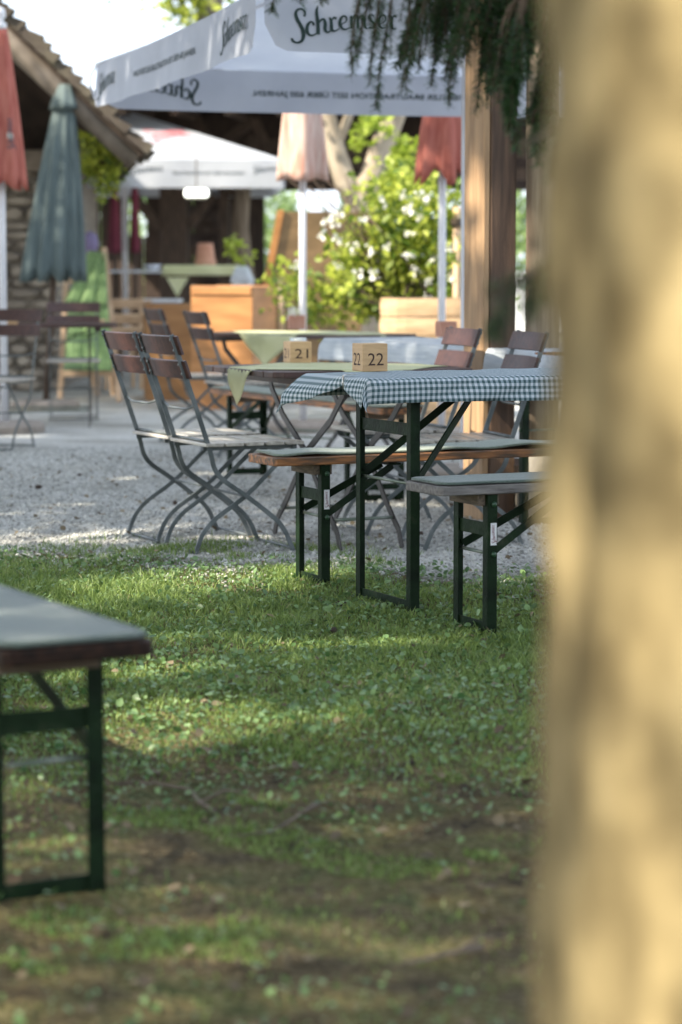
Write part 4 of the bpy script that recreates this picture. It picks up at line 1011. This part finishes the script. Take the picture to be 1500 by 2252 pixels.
    bough((2.1,6.5,1.75), W(1115,660,3.3), 0.05, 0.35, 0.13, 46, 0.9, dens=900, seed=10)
    bough((2.1,6.5,2.1), W(1150,330,3.6), 0.05, 0.35, 0.12, 22, 1.0, dens=500, seed=12)
    # the crown above the frame
    pts = clumps((2.2,6.6,5.0), (1.9,1.9,2.6), 160, 16000, 0.5, 0.1); pts = pts[pts[:,2] > 2.9]; pts = sun_gaps(pts); pts -= np.array([base.x, base.y, 0])
    leaves('crown', pts, 0.12, 'leaf_dark', t, up=0.2)
spruce()

# ================================================================== STONE HOUSE, LEFT
def stone_house():
    t = thing('stone_house', 'low rubble stone house on the left with a steep mossy overhanging roof', 'house')
    yw = 22.4; xr = at(128,700,yw).x; zt = at(60,352,yw).z
    core = MB(); core.box((xr-2.5, yw+2.2, zt/2), (4.9, 4.0, zt)); core.build('wall', 'mortar', t)
    st = MB(); z = 0.0; rr = random.Random(5)
    while z < zt-0.05:
        h = rr.uniform(0.07,0.15); x = xr-3.0
        while x < xr+0.02:
            w = rr.uniform(0.12,0.34); w = min(w, xr+0.05-x)
            if w > 0.05:
                cx, cz = x+w/2, z+h/2; dpt = rr.uniform(0.04,0.10)
                vs = []
                for sy, k in ((0.0,1.0),(-dpt,0.72)):
                    for a in range(8):
                        th = 2*math.pi*(a+0.5)/8; rx = w/2*1.0*k*(1/max(abs(math.cos(th)),abs(math.sin(th))))**0.75; rz_ = h/2*1.02*k*(1/max(abs(math.cos(th)),abs(math.sin(th))))**0.75
                        vs.append((cx+rx*math.cos(th)*rr.uniform(0.88,1), yw+0.19+sy, cz+rz_*math.sin(th)*rr.uniform(0.85,1)))
                st.add(vs, [tuple(8+i for i in range(8))]+[(i,(i+1)%8,8+(i+1)%8,8+i) for i in range(8)])
            x += w+0.012
        z += h+0.012
    st.build('stones', 'stone', t)
    lt = MB(); lt.box((xr-1.2, yw+0.10, zt+0.0), (3.2,0.22,0.20)); lt.build('lintel', 'roof_log', t, bevel=0.02)
    # gable boards above the wall
    gb = MB(); gb.prism([(0,0)]*0 or [(xr-4.9,yw+0.5),(xr+0.3,yw+0.5),(xr+0.3,yw+0.6),(xr-4.9,yw+0.6)], zt+0.10, zt+0.12); gb.v = []; gb.f = []
    yo = 19.6
    e = at(318,335,yo); m0 = at(0,28,yo); sl = (m0-e); sl.y = 0; L = 3.3; ud = sl.normalized()
    ridge = e+ud*L
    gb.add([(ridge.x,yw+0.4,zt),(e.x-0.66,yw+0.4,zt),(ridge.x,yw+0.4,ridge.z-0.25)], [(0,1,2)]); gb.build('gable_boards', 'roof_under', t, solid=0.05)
    nrm = Vector((-ud.z, 0, ud.x)); nrm = nrm if nrm.z > 0 else -nrm
    # shingle layer: many courses with ragged ends
    rf = MB(); rr = random.Random(9); nc = 26
    for i in range(nc):
        a = e+ud*(L*i/nc); b = e+ud*(L*(i+1.5)/nc); 
        y = yo-0.02
        while y < 27.5:
            w = 0.22 if y < 21 else 1.4; th = rr.uniform(0.035,0.075) + 0.012
            jut = rr.uniform(-0.04,0.05)
            sh = Vector((-0.13,0,0)); p0 = a-ud*(0.03+jut)+nrm*(0.03+th); p1 = b+nrm*(0.012)
            p2 = b-nrm*0.02; p3 = a-ud*(0.03+jut)-nrm*0.0
            yj = rr.uniform(-0.03,0.03) if y < yo else 0
            vs = [(p.x-0.13*(yy-yo), yy, p.z) for yy in (y+yj, y+w) for p in (p0,p1,p2,p3)]
            rf.add(vs, [(0,1,2,3),(7,6,5,4),(0,4,5,1),(1,5,6,2),(2,6,7,3),(3,7,4,0)]); y += w+0.004
    rf.build('roof', 'roof_moss', t)
    lf = MB(); l0 = ridge+nrm*0.03; l1 = Vector((2*ridge.x-e.x, yo, e.z))
    lf.add([(l0.x,yo,l0.z),(l1.x,yo,l1.z),(l1.x-1.01,27.4,l1.z),(l0.x-1.01,27.4,l0.z)], [(0,1,2,3)]); lf.build('roof', 'roof_moss', t, solid=0.08)
    # rounded barge timber under the shingles, with a second thinner one
    bg_ = MB(); bg_.tube([e-nrm*0.10+ud*0.02+Vector((0,0.10,0)), e+ud*1.2-nrm*0.115+Vector((0,0.10,0)), e+ud*2.4-nrm*0.10+Vector((0,0.10,0)), ridge-nrm*0.10+Vector((0,0.1,0))], [0.085,0.09,0.088,0.08], 14); bg_.build('barge_timber', 'roof_log', t, smooth=True)
    un = MB(); a = e-nrm*0.035; b = ridge-nrm*0.035
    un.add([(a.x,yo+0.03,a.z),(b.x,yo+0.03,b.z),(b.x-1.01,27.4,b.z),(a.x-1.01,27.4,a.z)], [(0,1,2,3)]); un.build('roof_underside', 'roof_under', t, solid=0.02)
    for k in range(6):
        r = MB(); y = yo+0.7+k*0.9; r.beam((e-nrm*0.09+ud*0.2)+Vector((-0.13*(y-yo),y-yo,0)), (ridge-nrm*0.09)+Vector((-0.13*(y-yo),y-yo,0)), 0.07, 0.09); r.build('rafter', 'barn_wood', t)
    # hanging plant at the eave
    h = thing('hanging_plant', 'bushy green plant hanging under the eave beside the closed grey green parasol', 'plant', at(217,345,20.4))
    pts = clumps((0,0,0), (0.17,0.16,0.20), 26, 1100, 0.11, 0.2); pt2 = clumps((0.08,0,-0.24), (0.09,0.06,0.12), 8, 160, 0.07)
    leaves('leaves', np.concatenate([pts, pt2]), 0.052, 'leaf_rose', h)
    b = MB(); b.lathe([(0.05,-0.16),(0.11,-0.05),(0.12,-0.04),(0.10,-0.05)], n=14); b.build('basket', 'dark_wood', h)
    b = MB(); b.tube([(0.0,0,-0.05),(0.02,0,0.42)], 0.004, 5); b.build('cord', 'dark_wood', h)
stone_house()

# ================================================================== OPEN BARN BEHIND
def barn():
    t = thing('open_barn', 'dark open timber barn across the back with braced posts and rafters', 'barn')
    Y = 29.0
    def X(px, y=Y): return at(px, 500, y).x
    def Z(py, y=Y): return at(700, py, y).z
    bw = MB(); rr = random.Random(3)
    def planks(px0, px1, z0, z1, y, mb):
        x = X(px0, y)
        while x < X(px1, y):
            w = rr.uniform(0.14,0.22); mb.box((x+w/2, y+rr.uniform(0,0.012), (z0+z1)/2), (w-0.008, 0.03, z1-z0)); x += w
    planks(-120, 283, 0, 2.9, Y+2.4, bw); planks(322, 548, 0, 2.9, Y+2.4, bw); planks(283, 322, 0, Z(520, Y+2.4), Y+2.4, bw); planks(283, 322, Z(425,Y+2.4), 2.9, Y+2.4, bw)
    bw.build('back_wall', 'barn_wood', t)
    mu = MB(); mu.box((X(300,Y+2.4), Y+2.36, Z(470,Y+2.4)), (0.035,0.05,0.6)); mu.build('window_bar', 'barn_wood', t)
    up = MB(); up.box((X(650,Y+1.5), Y+1.9, 2.62), (8.2, 0.06, 1.0)); up.build('gable_boards', 'barn_wood', t)
    lg = MB()
    for k in range(6): lg.tube([(X(415,Y+1.6), Y+1.6, 0.35+0.36*k), (X(492,Y+1.6), Y+1.6, 0.35+0.36*k)], 0.15, 10)
    lg.build('log_wall', 'barn_wood', t, smooth=True)
    for px0, px1, m in ((352,412,'dark_wood'),(482,503,'dark_wood'),(1045,1075,'dark_wood'),(-40,10,'dark_wood')):
        p = MB(); x0, x1 = X(px0), X(px1); p.box(((x0+x1)/2, Y+0.1, 1.25), (x1-x0, 0.26, 2.5)); p.build('post', m, t, bevel=0.012)
    p = MB(); p.tube([(X(545),Y-0.1,0),(X(542),Y-0.1,0.9),(X(530),Y-0.1,1.6),(X(540),Y-0.1,2.5)], [0.13,0.12,0.10,0.09], 10); p.build('crooked_post', 'log', t, smooth=True)
    for a, b in (((352,500),(292,428)), ((505,430),(560,300)), ((412,500),(470,428)), ((620,405),(560,262)), ((560,400),(700,270)), ((700,400),(820,262)), ((830,400),(700,268)), ((950,400),(1040,270)), ((470,330),(560,262)), ((430,262),(520,400))):
        q = MB(); q.beam((X(a[0]),Y+0.0+0.01*(a[0]%7),Z(a[1])), (X(b[0]),Y+0.01*(a[0]%7),Z(b[1])), 0.12, 0.14, (0,1,0)); q.build('brace', 'dark_wood', t, bevel=0.01)
    tb = MB(); tb.beam((X(-60),Y+0.1,2.56),(X(1200),Y+0.1,2.56),0.2,0.2); tb.build('tie_beam', 'dark_wood', t, bevel=0.01)
    tb = MB(); tb.beam((X(560),Y+0.25,Z(395)),(X(1180),Y+0.25,Z(380)),0.12,0.14); tb.build('tie_beam', 'dark_wood', t, bevel=0.01)
    rf = MB(); x0, x1 = X(-100), X(1250)
    rf.add([(x0,Y-2.6,2.98),(x1,Y-2.6,2.98),(x1,Y+2.4,3.22),(x0,Y+2.4,3.22),(x1,Y+6.0,2.7),(x0,Y+6.0,2.7)], [(0,1,2,3),(3,2,4,5)]); rf.build('roof', 'roof_under', t, solid=0.10)
    for k in range(12):
        x = x0+0.5+k*(x1-x0-1)/11; r = MB(); r.beam((x,Y-2.5,2.86),(x,Y+2.3,3.08),0.09,0.12); r.build('rafter', 'dark_wood', t)
barn()

# ---- bright opening under the far umbrella, built as a glowing box with made-up fittings
lp = thing('hanging_lamp', 'small white lit lamp hanging below the far umbrella valance', 'lamp', at(432,424,24.9))
M['lamp_glow'] = mat('lit lamp glass', (0.9,0.9,0.85)); _p = M['lamp_glow'].node_tree.nodes['Principled BSDF']; _p.inputs['Emission Color'].default_value = (0.95,1.0,0.9,1); _p.inputs['Emission Strength'].default_value = 1.2
b = MB(); b.box((0,0,0.0), (0.24,0.10,0.08)); b.build('diffuser', 'lamp_glow', lp, bevel=0.02)
b = MB(); b.box((0,0,-0.055), (0.22,0.08,0.02)); b.build('tray', 'chrome', lp, bevel=0.004)
b = MB(); b.tube([(0,0,0.04),(0,0,0.45)], 0.006, 6); b.build('cord', 'dark_wood', lp)

# ================================================================== YARD FURNITURE IN THE BACKGROUND
def wood_box(name, label, px0, px1, py_top, y, depth, rz, m, cat='box', group=None, leanx=0.0, rim=True):
    a = at(px0, py_top, y); b = at(px1, py_top, y); w = (b.x-a.x)/max(0.3, math.cos(rz)); h = a.z
    t = thing(name, label, cat, ((a.x+b.x)/2, y, 0), rz, group)
    for sy, n_ in ((-1,'front_panel'),(1,'back_panel')):
        k = MB(); k.box((0, sy*(depth/2-0.012), h/2), (w, 0.024, h)); k.build(n_, m, t, bevel=0.003)
    for sx in (-1,1):
        k = MB(); k.box((sx*(w/2-0.012), 0, h/2), (0.024, depth-0.05, h-0.01)); k.build('side_panel', m, t, bevel=0.003)
    k = MB(); k.box((0,0,h*0.55), (w-0.05, depth-0.05, 0.02)); k.build('shelf', m, t)
    if rim:
        k = MB(); k.box((0,-depth/2-0.010,h-0.04), (w*0.98,0.018,0.06)); k.build('rim', m, t, bevel=0.004)
    return t
wood_box('wooden_box', 'large ochre brown wooden box behind the left blurred chair', 318, 462, 668, 21.2, 0.6, 0.12, 'brown_ply', rim=False)
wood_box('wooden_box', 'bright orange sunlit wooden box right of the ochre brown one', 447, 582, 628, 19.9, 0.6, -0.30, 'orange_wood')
def tall_board():
    y = 20.6; p0 = at(583, 620, y); p1 = at(845, 620, y); zt = at(613,465,y).z; dx = at(613,465,y).x-p0.x
    t = thing('display_board', 'tall ochre board behind the sunlit parasol pole, its left edge glowing orange', 'board', (p0.x, y, 0))
    w = p1.x-p0.x; lean = dx/(zt-p0.z)
    k = MB(); vs = []
    ca, sa = math.cos(UANG), math.sin(UANG)
    for z in (0.05, zt):
        ox = lean*(z-p0.z)
        for (u, v) in ((0.05,0),(w*0.98,0),(w*0.98,0.05),(0.05,0.05)): vs.append((ox+u*ca-v*sa, u*sa*0.5+v*ca, z))
    k.add(vs, [(3,2,1,0),(4,5,6,7),(0,1,5,4),(1,2,6,5),(2,3,7,6),(3,0,4,7)]); k.build('panel', 'board_ochre', t, bevel=0.004)
    k = MB(); vs = []
    for z in (0.0, zt+0.012):
        ox = lean*(z-p0.z)
        for (u, v) in ((-0.012,-0.02),(0.046,-0.012),(0.046,0.09),(-0.012,0.09)): vs.append((ox+u, v, z))
    k.add(vs, [(3,2,1,0),(4,5,6,7),(0,1,5,4),(1,2,6,5),(2,3,7,6),(3,0,4,7)]); k.build('edge_strip', 'orange_wood', t, bevel=0.004)  # orange colour paints sunlight onto the board's left edge
    k = MB(); k.tube([at(618,610,19.0)-Vector((p0.x,y,0)), at(622,760,19.0)-Vector((p0.x,y,0))-Vector((0,0,0))], 0.02, 8); k.build('prop_stick', 'light_wood', t, smooth=True)
tall_board()

def blanket_rack():
    g = gnd(190, 884); S_ = 5312/g.y; t = thing('wooden_rack', 'light wooden leaning frame beside the grey green parasol, hung with green blankets', 'rack', (g.x, g.y, 0))
    def q(px, py, dy=0): p = at(px, py, g.y+dy); return Vector((p.x-g.x, dy, p.z))
    for a, b, n_ in (((147,600,0.45),(132,884,0.0),'leg'), ((229,545,0.5),(262,884,-0.05),'leg'), ((214,560,0.52),(250,870,0.62),'rear_leg'), ((150,640,0.5),(215,870,0.8),'rear_leg')):
        k = MB(); k.beam(q(*a), q(*b), 0.045, 0.035); k.build(n_, 'light_wood', t, bevel=0.004)
    for a, b in (((136,822,0.02),(252,820,0.02)), ((148,712,0.18),(246,708,0.18)), ((146,618,0.42),(236,612,0.40))):
        k = MB(); k.beam(q(*a), q(*b), 0.03, 0.05); k.build('crossbar', 'light_wood', t, bevel=0.004)
    def drape(name, label, corners, z_w, dy):
        P = []; 
        for i in range(25):
            row = []
            for j in range(17):
                u, v = i/24, j/16
                a = Vector(corners[0]).lerp(Vector(corners[1]), u); b = Vector(corners[3]).lerp(Vector(corners[2]), u); p = a.lerp(b, v)
                w = at(p.x, p.y, g.y+dy+0.28*(1-v)+0.018*math.sin(u*17+v*2)*(0.3+v)+0.01*math.sin(u*37)); row.append((w.x, w.y, w.z))
            P.append(row)
        k = MB(); k.grid(P); o = k.build('blanket', 'towel', None, smooth=True, solid=0.02); tag(o, label, 'blanket', 'lime green blankets on the wooden frame'); return o
    drape('b', 'upper lime green blanket bunched over the wooden frame', ((196,552,0),(232,556,0),(236,668,0),(142,664,0)), 0, 0.20)
    drape('b', 'middle lime green blanket hanging between the other two on the wooden frame', ((150,640,0),(236,645,0),(242,735,0),(150,735,0)), 0, 0.10)
    drape('b', 'lower lime green blanket hanging flat over the lowest bars', ((150,728,0),(240,726,0),(246,815,0),(140,812,0)), 0, -0.12)
blanket_rack()
o = MB(); o.lathe([(0.0,-0.10),(0.08,-0.09),(0.12,0.0),(0.09,0.08),(0.0,0.11)], n=14, rad=lambda th, z: 1+0.15*math.sin(3*th)); k = o.build('cushion', 'lilac', None, smooth=True); k.location = at(198,535,21.6); tag(k, 'small lilac bundle resting behind the top of the blanket frame', 'cushion')
k.scale = (0.6,0.6,1.0)

def tall_table(label, px0, px1, py, y, z_leg, m, group='tall tables at the back', round_=False):
    a, b = at(px0, py, y), at(px1, py, y); t = thing('tall_table', label, 'table', ((a.x+b.x)/2, y, 0), 0, group); w = b.x-a.x; z = a.z
    k = MB(); k.box((0,0,z-0.015), (w, 0.6, 0.03)); k.build('tabletop', m, t, bevel=0.008)
    for sx in (-1,1):
        for sy in (-1,1):
            k = MB(); k.beam((sx*(w/2-0.08), sy*0.24, 0), (sx*(w/2-0.08), sy*0.24, z-0.03), 0.035, 0.035, (1,0,0)); k.build('leg', 'dark_wood', t)
    return t, z
_, zt1 = tall_table('tall narrow table with white top before the dark barn', 238, 414, 594, 25.6, 0, 'white_top')
_, zt2 = tall_table('lower table with white top behind the blanket frame', 240, 398, 658, 23.6, 0, 'white_top')
_, zt3 = tall_table('tall table under the pale yellow cloth carrying the upturned pot', 365, 525, 584, 24.2, 0, 'light_wood')
a = at(445,584,24.2)
plain_cloth('tablecloth', 'pale yellow cloth on the tall table below the upturned pot', (a.x,24.2,0), 0, -0.365, 0.365, 0.30, zt3, 0.10, 'yellow_cloth', waves=16)
k = MB(); k.add([(-0.11,0,0),(0.11,0,0),(0,0,-0.19)], [(0,1,2)]); o = k.build('cloth_corner', 'yellow_cloth', None, solid=0.004); p = at(390,610,23.85); o.location = p; tag(o, 'pointed corner of a yellow napkin hanging from the tall table', 'napkin')
k = thing('clay_pot', 'upturned terracotta pot on the pale yellow cloth', 'pot', (at(452,580,24.2).x, 24.2, zt3+0.006))
b = MB(); b.lathe([(0.105,0),(0.108,0.04),(0.098,0.045),(0.075,0.21),(0.07,0.215),(0.0,0.215)], n=22); b.build('pot', 'clay', k, smooth=False)
b = MB(); b.lathe([(0.05,0),(0.10,0.05),(0.10,0.055),(0,0.05)], n=16); o = b.build('bowl', 'white_top', None, smooth=True); o.location = (at(334,594,25.6).x, 25.6, zt1+0.002); tag(o, 'small white bowl on the tall white topped table', 'bowl')
pp = thing('potted_plant', 'yellow green plant in a white cloth wrapped pot behind the orange box', 'plant', (at(532,640,21.4).x, 21.4, at(532,640,21.4).z))
b = MB(); b.lathe([(0.10,0),(0.12,0.10),(0.07,0.20),(0.05,0.22)], n=16, rad=lambda th,z: 0.85+0.10*math.sin(5*th+z*9)); b.build('pot', 'cloth_grey', pp, smooth=True)
lv = np.concatenate([clumps((-0.10,0,0.40),(0.08,0.06,0.05),6,50,0.05), clumps((0.02,0,0.28),(0.10,0.08,0.05),5,30,0.06)]); leaves('leaves', lv, 0.06, 'leaf_yellow', pp)
b = MB(); b.tube([(0,0,0.15),(0.0,0,0.28),(-0.08,0,0.42)], 0.006, 5); b.build('stem', 'twig', pp)
st = thing('plant_stand', 'plain wooden stand below the yellow green potted plant', 'stand', (pp.location.x, 21.4, 0))
b = MB(); b.box((0,0,pp.location.z-0.015), (0.4,0.4,0.03)); b.build('top', 'light_wood', st)
for sx in (-1,1):
    for sy in (-1,1):
        b = MB(); b.box((sx*0.16,sy*0.16,(pp.location.z-0.03)/2), (0.035,0.035,pp.location.z-0.03)); b.build('leg', 'light_wood', st)
def wood_chair(label, px, y, rz):
    x = at(px,700,y).x; t = thing('wooden_chair', label, 'chair', (x,y,0), rz, 'light wooden chairs')
    for sx in (-1,1):
        k = MB(); k.beam((sx*0.17,0.18,0),(sx*0.17,0.22,0.86),0.035,0.035,(1,0,0)); k.build('rear_leg', 'light_wood', t)
        k = MB(); k.beam((sx*0.17,-0.18,0),(sx*0.17,-0.18,0.44),0.035,0.035,(1,0,0)); k.build('front_leg', 'light_wood', t)
    k = MB(); k.box((0,0,0.45),(0.40,0.42,0.025)); k.build('seat', 'light_wood', t, bevel=0.005)
    for z in (0.82,0.68,0.56):
        k = MB(); k.box((0,0.21,z),(0.36,0.02,0.07)); k.build('back_rail', 'light_wood', t)
    return t
wood_chair('light wooden chair at the left end of the ochre brown box', 292, 21.9, math.pi)
wood_chair('light wooden chair between blanket frame and ochre brown box, farther back', 262, 23.0, math.pi+0.3)

# planter with rose bush
def planter():
    y = 17.3; a = at(838,742,y); b = at(1050,742,y); xt = (a.x+b.x)/2; w = b.x-a.x; zt = at(850,652,y).z
    t = thing('wooden_planter', 'light wooden planter of curved horizontal boards in full sun', 'planter', (xt,y,0)); nb = 7
    for i in range(nb):
        z0 = zt*i/nb; z1 = zt*(i+1)/nb-0.012; P = []
        for k in range(41):
            th = 2*math.pi*k/40; r = w/2+0.02-0.03*(z0/zt)
            sq = (abs(math.cos(th))**4+abs(math.sin(th))**4)**(-0.25); bow = 0.014*0
            P.append([(r*sq*math.cos(th), 0.75*r*sq*math.sin(th), z0), (r*sq*math.cos(th)*1.015, 0.75*r*sq*math.sin(th)*1.015, (z0+z1)/2), (r*sq*math.cos(th)*0.99, 0.75*r*sq*math.sin(th)*0.99, z1)])
        k = MB(); k.grid(P); k.build('board', 'planter_wood', t, solid=0.02)
    k = MB(); k.lathe([(w/2-0.04,0),(w/2-0.05,zt-0.08),(0,zt-0.07)], n=20, rad=lambda th,z: (abs(math.cos(th))**4+abs(math.sin(th))**4)**(-0.25)*(0.75+0.25*abs(math.cos(th)))); k.build('soil', 'mortar', t)
planter()
def rose_bush():
    y = 18.3; t = thing('rose_bush', 'sunlit rose bush covered in small white blossoms behind the wooden planter', 'bush', (0.4,y,0))
    org = np.array([0.4,y,0]); L = []; 
    spec = [(860,570,120,130,46,1700),(960,490,75,130,30,900),(900,640,90,70,30,1000),(760,590,60,90,12,260),(690,660,70,50,12,240),(790,640,90,70,22,620),(1000,600,50,110,20,500),(860,420,70,60,14,280),(630,625,50,30,9,150)]
    S_ = 5312/y
    for px, py, rx, rz_, nc, nl in spec:
        c = at(px, py, y+random.uniform(-0.2,0.3)); L.append(clumps(tuple(c), (rx/S_, 0.35, rz_/S_), nc, nl, 0.15, 0.05))
    pts = np.concatenate(L)-org; leaves('leaves', pts, 0.066, 'leaf_rose', t, up=0.3)
    fl = []
    for (px, py, n) in ((832,432,2),(878,462,2),(918,420,3),(893,485,3),(715,530,2),(760,490,3),(820,490,2),(905,500,2),(965,520,2),(722,540,1),(750,562,2),(800,560,2),(830,545,2),(925,612,2),(958,560,2),(985,610,3),(930,600,1),(720,490,2),(890,590,2),(668,590,1),(1000,470,2),(840,610,2),(775,600,1),(950,660,1),(870,530,2),(985,540,1),(905,440,2)):
        for _ in range(max(1, n-1)):
            c = at(px+random.uniform(-24,24), py+random.uniform(-24,24), y-0.38+random.uniform(-0.1,0.15)); fl.append(clumps(tuple(c), (0.03,0.03,0.03), 2, 9, 0.025))
    leaves('blossoms', np.concatenate(fl)-org, 0.032, 'petal', t, shape='round')
    w = MB(); rr = random.Random(4)
    for k in range(26):
        a = Vector((rr.uniform(0.0,0.55), rr.uniform(-0.15,0.15), 0.5)); b = Vector((rr.uniform(-0.9,0.75), rr.uniform(-0.3,0.2), rr.uniform(0.9,1.95))); m1 = a.lerp(b, 0.5)+Vector((rr.uniform(-.15,.15),0,0.15))
        w.tube([a, m1, b], [0.012,0.008,0.003], 6)
    w.tube([(0.3,0,0),(0.3,0,0.55)], 0.05, 8); w.tube([(0.1,0.1,0),(0.1,0,0.55)], 0.03, 8)
    w.build('stems', 'twig', t, smooth=True)
    s = thing('support_stake', 'brown wooden stake tied with a dark band among the roses', 'stake', (at(1004,600,17.95).x, 17.95, 0))
    k = MB(); k.tube([(0,0,0),(0,0,at(1004,455,17.95).z)], 0.028, 10); k.build('stake', 'light_wood', s, smooth=True)
    k = MB(); k.lathe([(0.045,0),(0.045,0.06),(0.03,0.06)], (0,0,at(1004,490,17.95).z-0.03), 12); k.build('tie', 'twig', s)
rose_bush()
def big_leaf_tree():
    y = 22.5; t = thing('forked_tree', 'old forked tree with pale limbs and yellow green leaves right of centre', 'tree', (at(800,600,y).x, y, 0)); o = Vector((at(800,600,y).x, y, 0))
    def q(px, py): return at(px, py, y)-o
    k = MB(); k.tube([Vector((0,0,-0.1)), q(800,600), q(795,480), q(790,430)], [0.26,0.19,0.16,0.14], 12)
    k.tube([q(792,450), q(760,400), q(740,340), q(715,240), q(690,100)], [0.13,0.11,0.10,0.08,0.05], 10); k.tube([q(795,450), q(822,380), q(845,310), q(880,230), q(930,80)], [0.14,0.12,0.11,0.09,0.05], 10)
    k.tube([q(735,330), q(765,260), q(790,180)], [0.06,0.04,0.03], 8); k.build('trunk', 'bark_pale', t, smooth=True)
    L = []
    for px, py, rx, rz_, n in ((795,272,50,8,70),(800,318,20,16,36),(850,290,16,8,24),(880,380,34,12,80),(890,350,26,10,50),(860,400,24,12,50),(900,320,30,12,40),(920,410,30,12,80),(865,455,26,10,60)):
        c = at(px, py, 19.6)-o; L.append(clumps(tuple(c), (rx/270, 0.2, rz_/270), 9, n, 0.06, 0.1))
    leaves('low_leaves', np.concatenate(L), 0.085, 'leaf_yellow', t, up=0.6)
    pts = clumps((0,0,5.0), (3.0,2.6,1.6), 120, 9000, 0.7, 0.1); leaves('crown', pts, 0.13, 'leaf_rose', t)
big_leaf_tree()
def back_trees():
    # tree whose trunk shows above the big umbrella
    y = 33.0; p = at(462, 300, y); t = thing('tall_tree', 'tall tree behind the umbrellas, trunk and leaves at the top edge', 'tree', (p.x, y, 0))
    k = MB(); k.tube([(0.1,0,-0.1),(0.05,0,2),(0,0,4),(0.03,0,6),(0.1,0,9)], [0.26,0.22,0.19,0.17,0.1], 12); k.build('trunk', 'bark_dark', t, smooth=True)
    pts = [clumps((-0.32,-0.2,at(410,15,y).z), (0.22,0.2,0.28), 10, 260, 0.2), clumps((0.2,0,8.0), (3.2,3.0,2.4), 150, 9000, 0.7, 0.1)]
    leaves('crown', np.concatenate(pts), 0.12, 'leaf_rose', t)
    # far wood and hedge behind the barn: one mass
    L = []
    for i in range(46):
        x = -16+32*i/45+random.uniform(-.3,.3); L.append(clumps((x, 40+random.uniform(-1,3), random.uniform(0.8,2.5)), (1.0,0.9,1.3), 32, 1500, 0.5, 0.2))
    pts = np.concatenate(L); hole = at(700,432,40)
    keep = ~((np.abs(pts[:,0]-hole.x) < 0.42) & (np.abs(pts[:,2]-hole.z) < 0.28)) & (pts[:,2] < 3.6)
    kind(leaves('far_wood', pts[keep], 0.13, 'leaf_far', None), 'stuff')
back_trees()

# ================================================================== SMALL THINGS ON THE GROUND
def stick(label, pts, r):
    k = MB(); P = [gnd(px, py)+Vector((0,0,0.012)) for px, py in pts]; P = [p+Vector((0,0,ground_h(p.x,p.y))) for p in P]
    k.tube(P, [r*(1-0.6*i/(len(P)-1)) for i in range(len(P))], 7)
    k.tube([P[1], P[1]+Vector((0.05,0.03,0.02)), P[1]+Vector((0.09,0.05,0.015))], [r*0.6,r*0.5,r*0.2], 6)
    o = k.build('fallen_stick', 'stick', None, smooth=True); tag(o, label, 'stick', 'fallen sticks in the grass')
stick('long bent dark stick lying in the grass right of the near bench leg', [(470,1790),(440,1765),(415,1735),(340,1725),(240,1732)], 0.006)
stick('thin grey stick lying in the moss in the middle foreground', [(700,1775),(660,1800),(600,1835),(520,1850)], 0.004)
stick('short pale stick in the reddish patch low on the right', [(1060,2075),(1000,2090),(930,2110),(880,2122)], 0.006)
def cone(label, px, py, s):
    k = MB(); p = gnd(px, py); k.lathe([(0.0,-1.6),(0.5,-1.4),(0.85,-0.7),(0.9,0.1),(0.7,0.8),(0.35,1.4),(0.0,1.6)], n=12, rad=lambda th,z: 1+0.16*math.sin(6*th+z*7))
    o = k.build('fir_cone', 'cone', None); o.scale = (s,s,s); o.rotation_euler = (1.45, 0, random.uniform(0,3)); o.location = p+Vector((0,0,s*0.8)); tag(o, label, 'cone', 'fir cones on the ground')
for lab, px, py, s in (('dark fir cone in the grass left of the middle table legs', 750, 1335, 0.013), ('fir cone in the grass below the far bench', 735, 1392, 0.011), ('blurred fir cone in the lower middle of the grass', 900, 1695, 0.014), ('small fir cone right of the blurred middle one', 1022, 1740, 0.010),
    ('fir cone on the gravel left of the chairs', 175, 1050, 0.014), ('fir cone on the gravel far left', 85, 1075, 0.013), ('fir cone between the legs of the left chairs', 385, 1110, 0.013), ('fir cone on the gravel under table 21', 590, 1065, 0.012), ('fir cone on the gravel beyond the right bench', 925, 1180, 0.014), ('fir cone near the foot of the middle table', 620, 1385, 0.009)):
    cone(lab, px, py, s)
print('objects', len(bpy.data.objects))
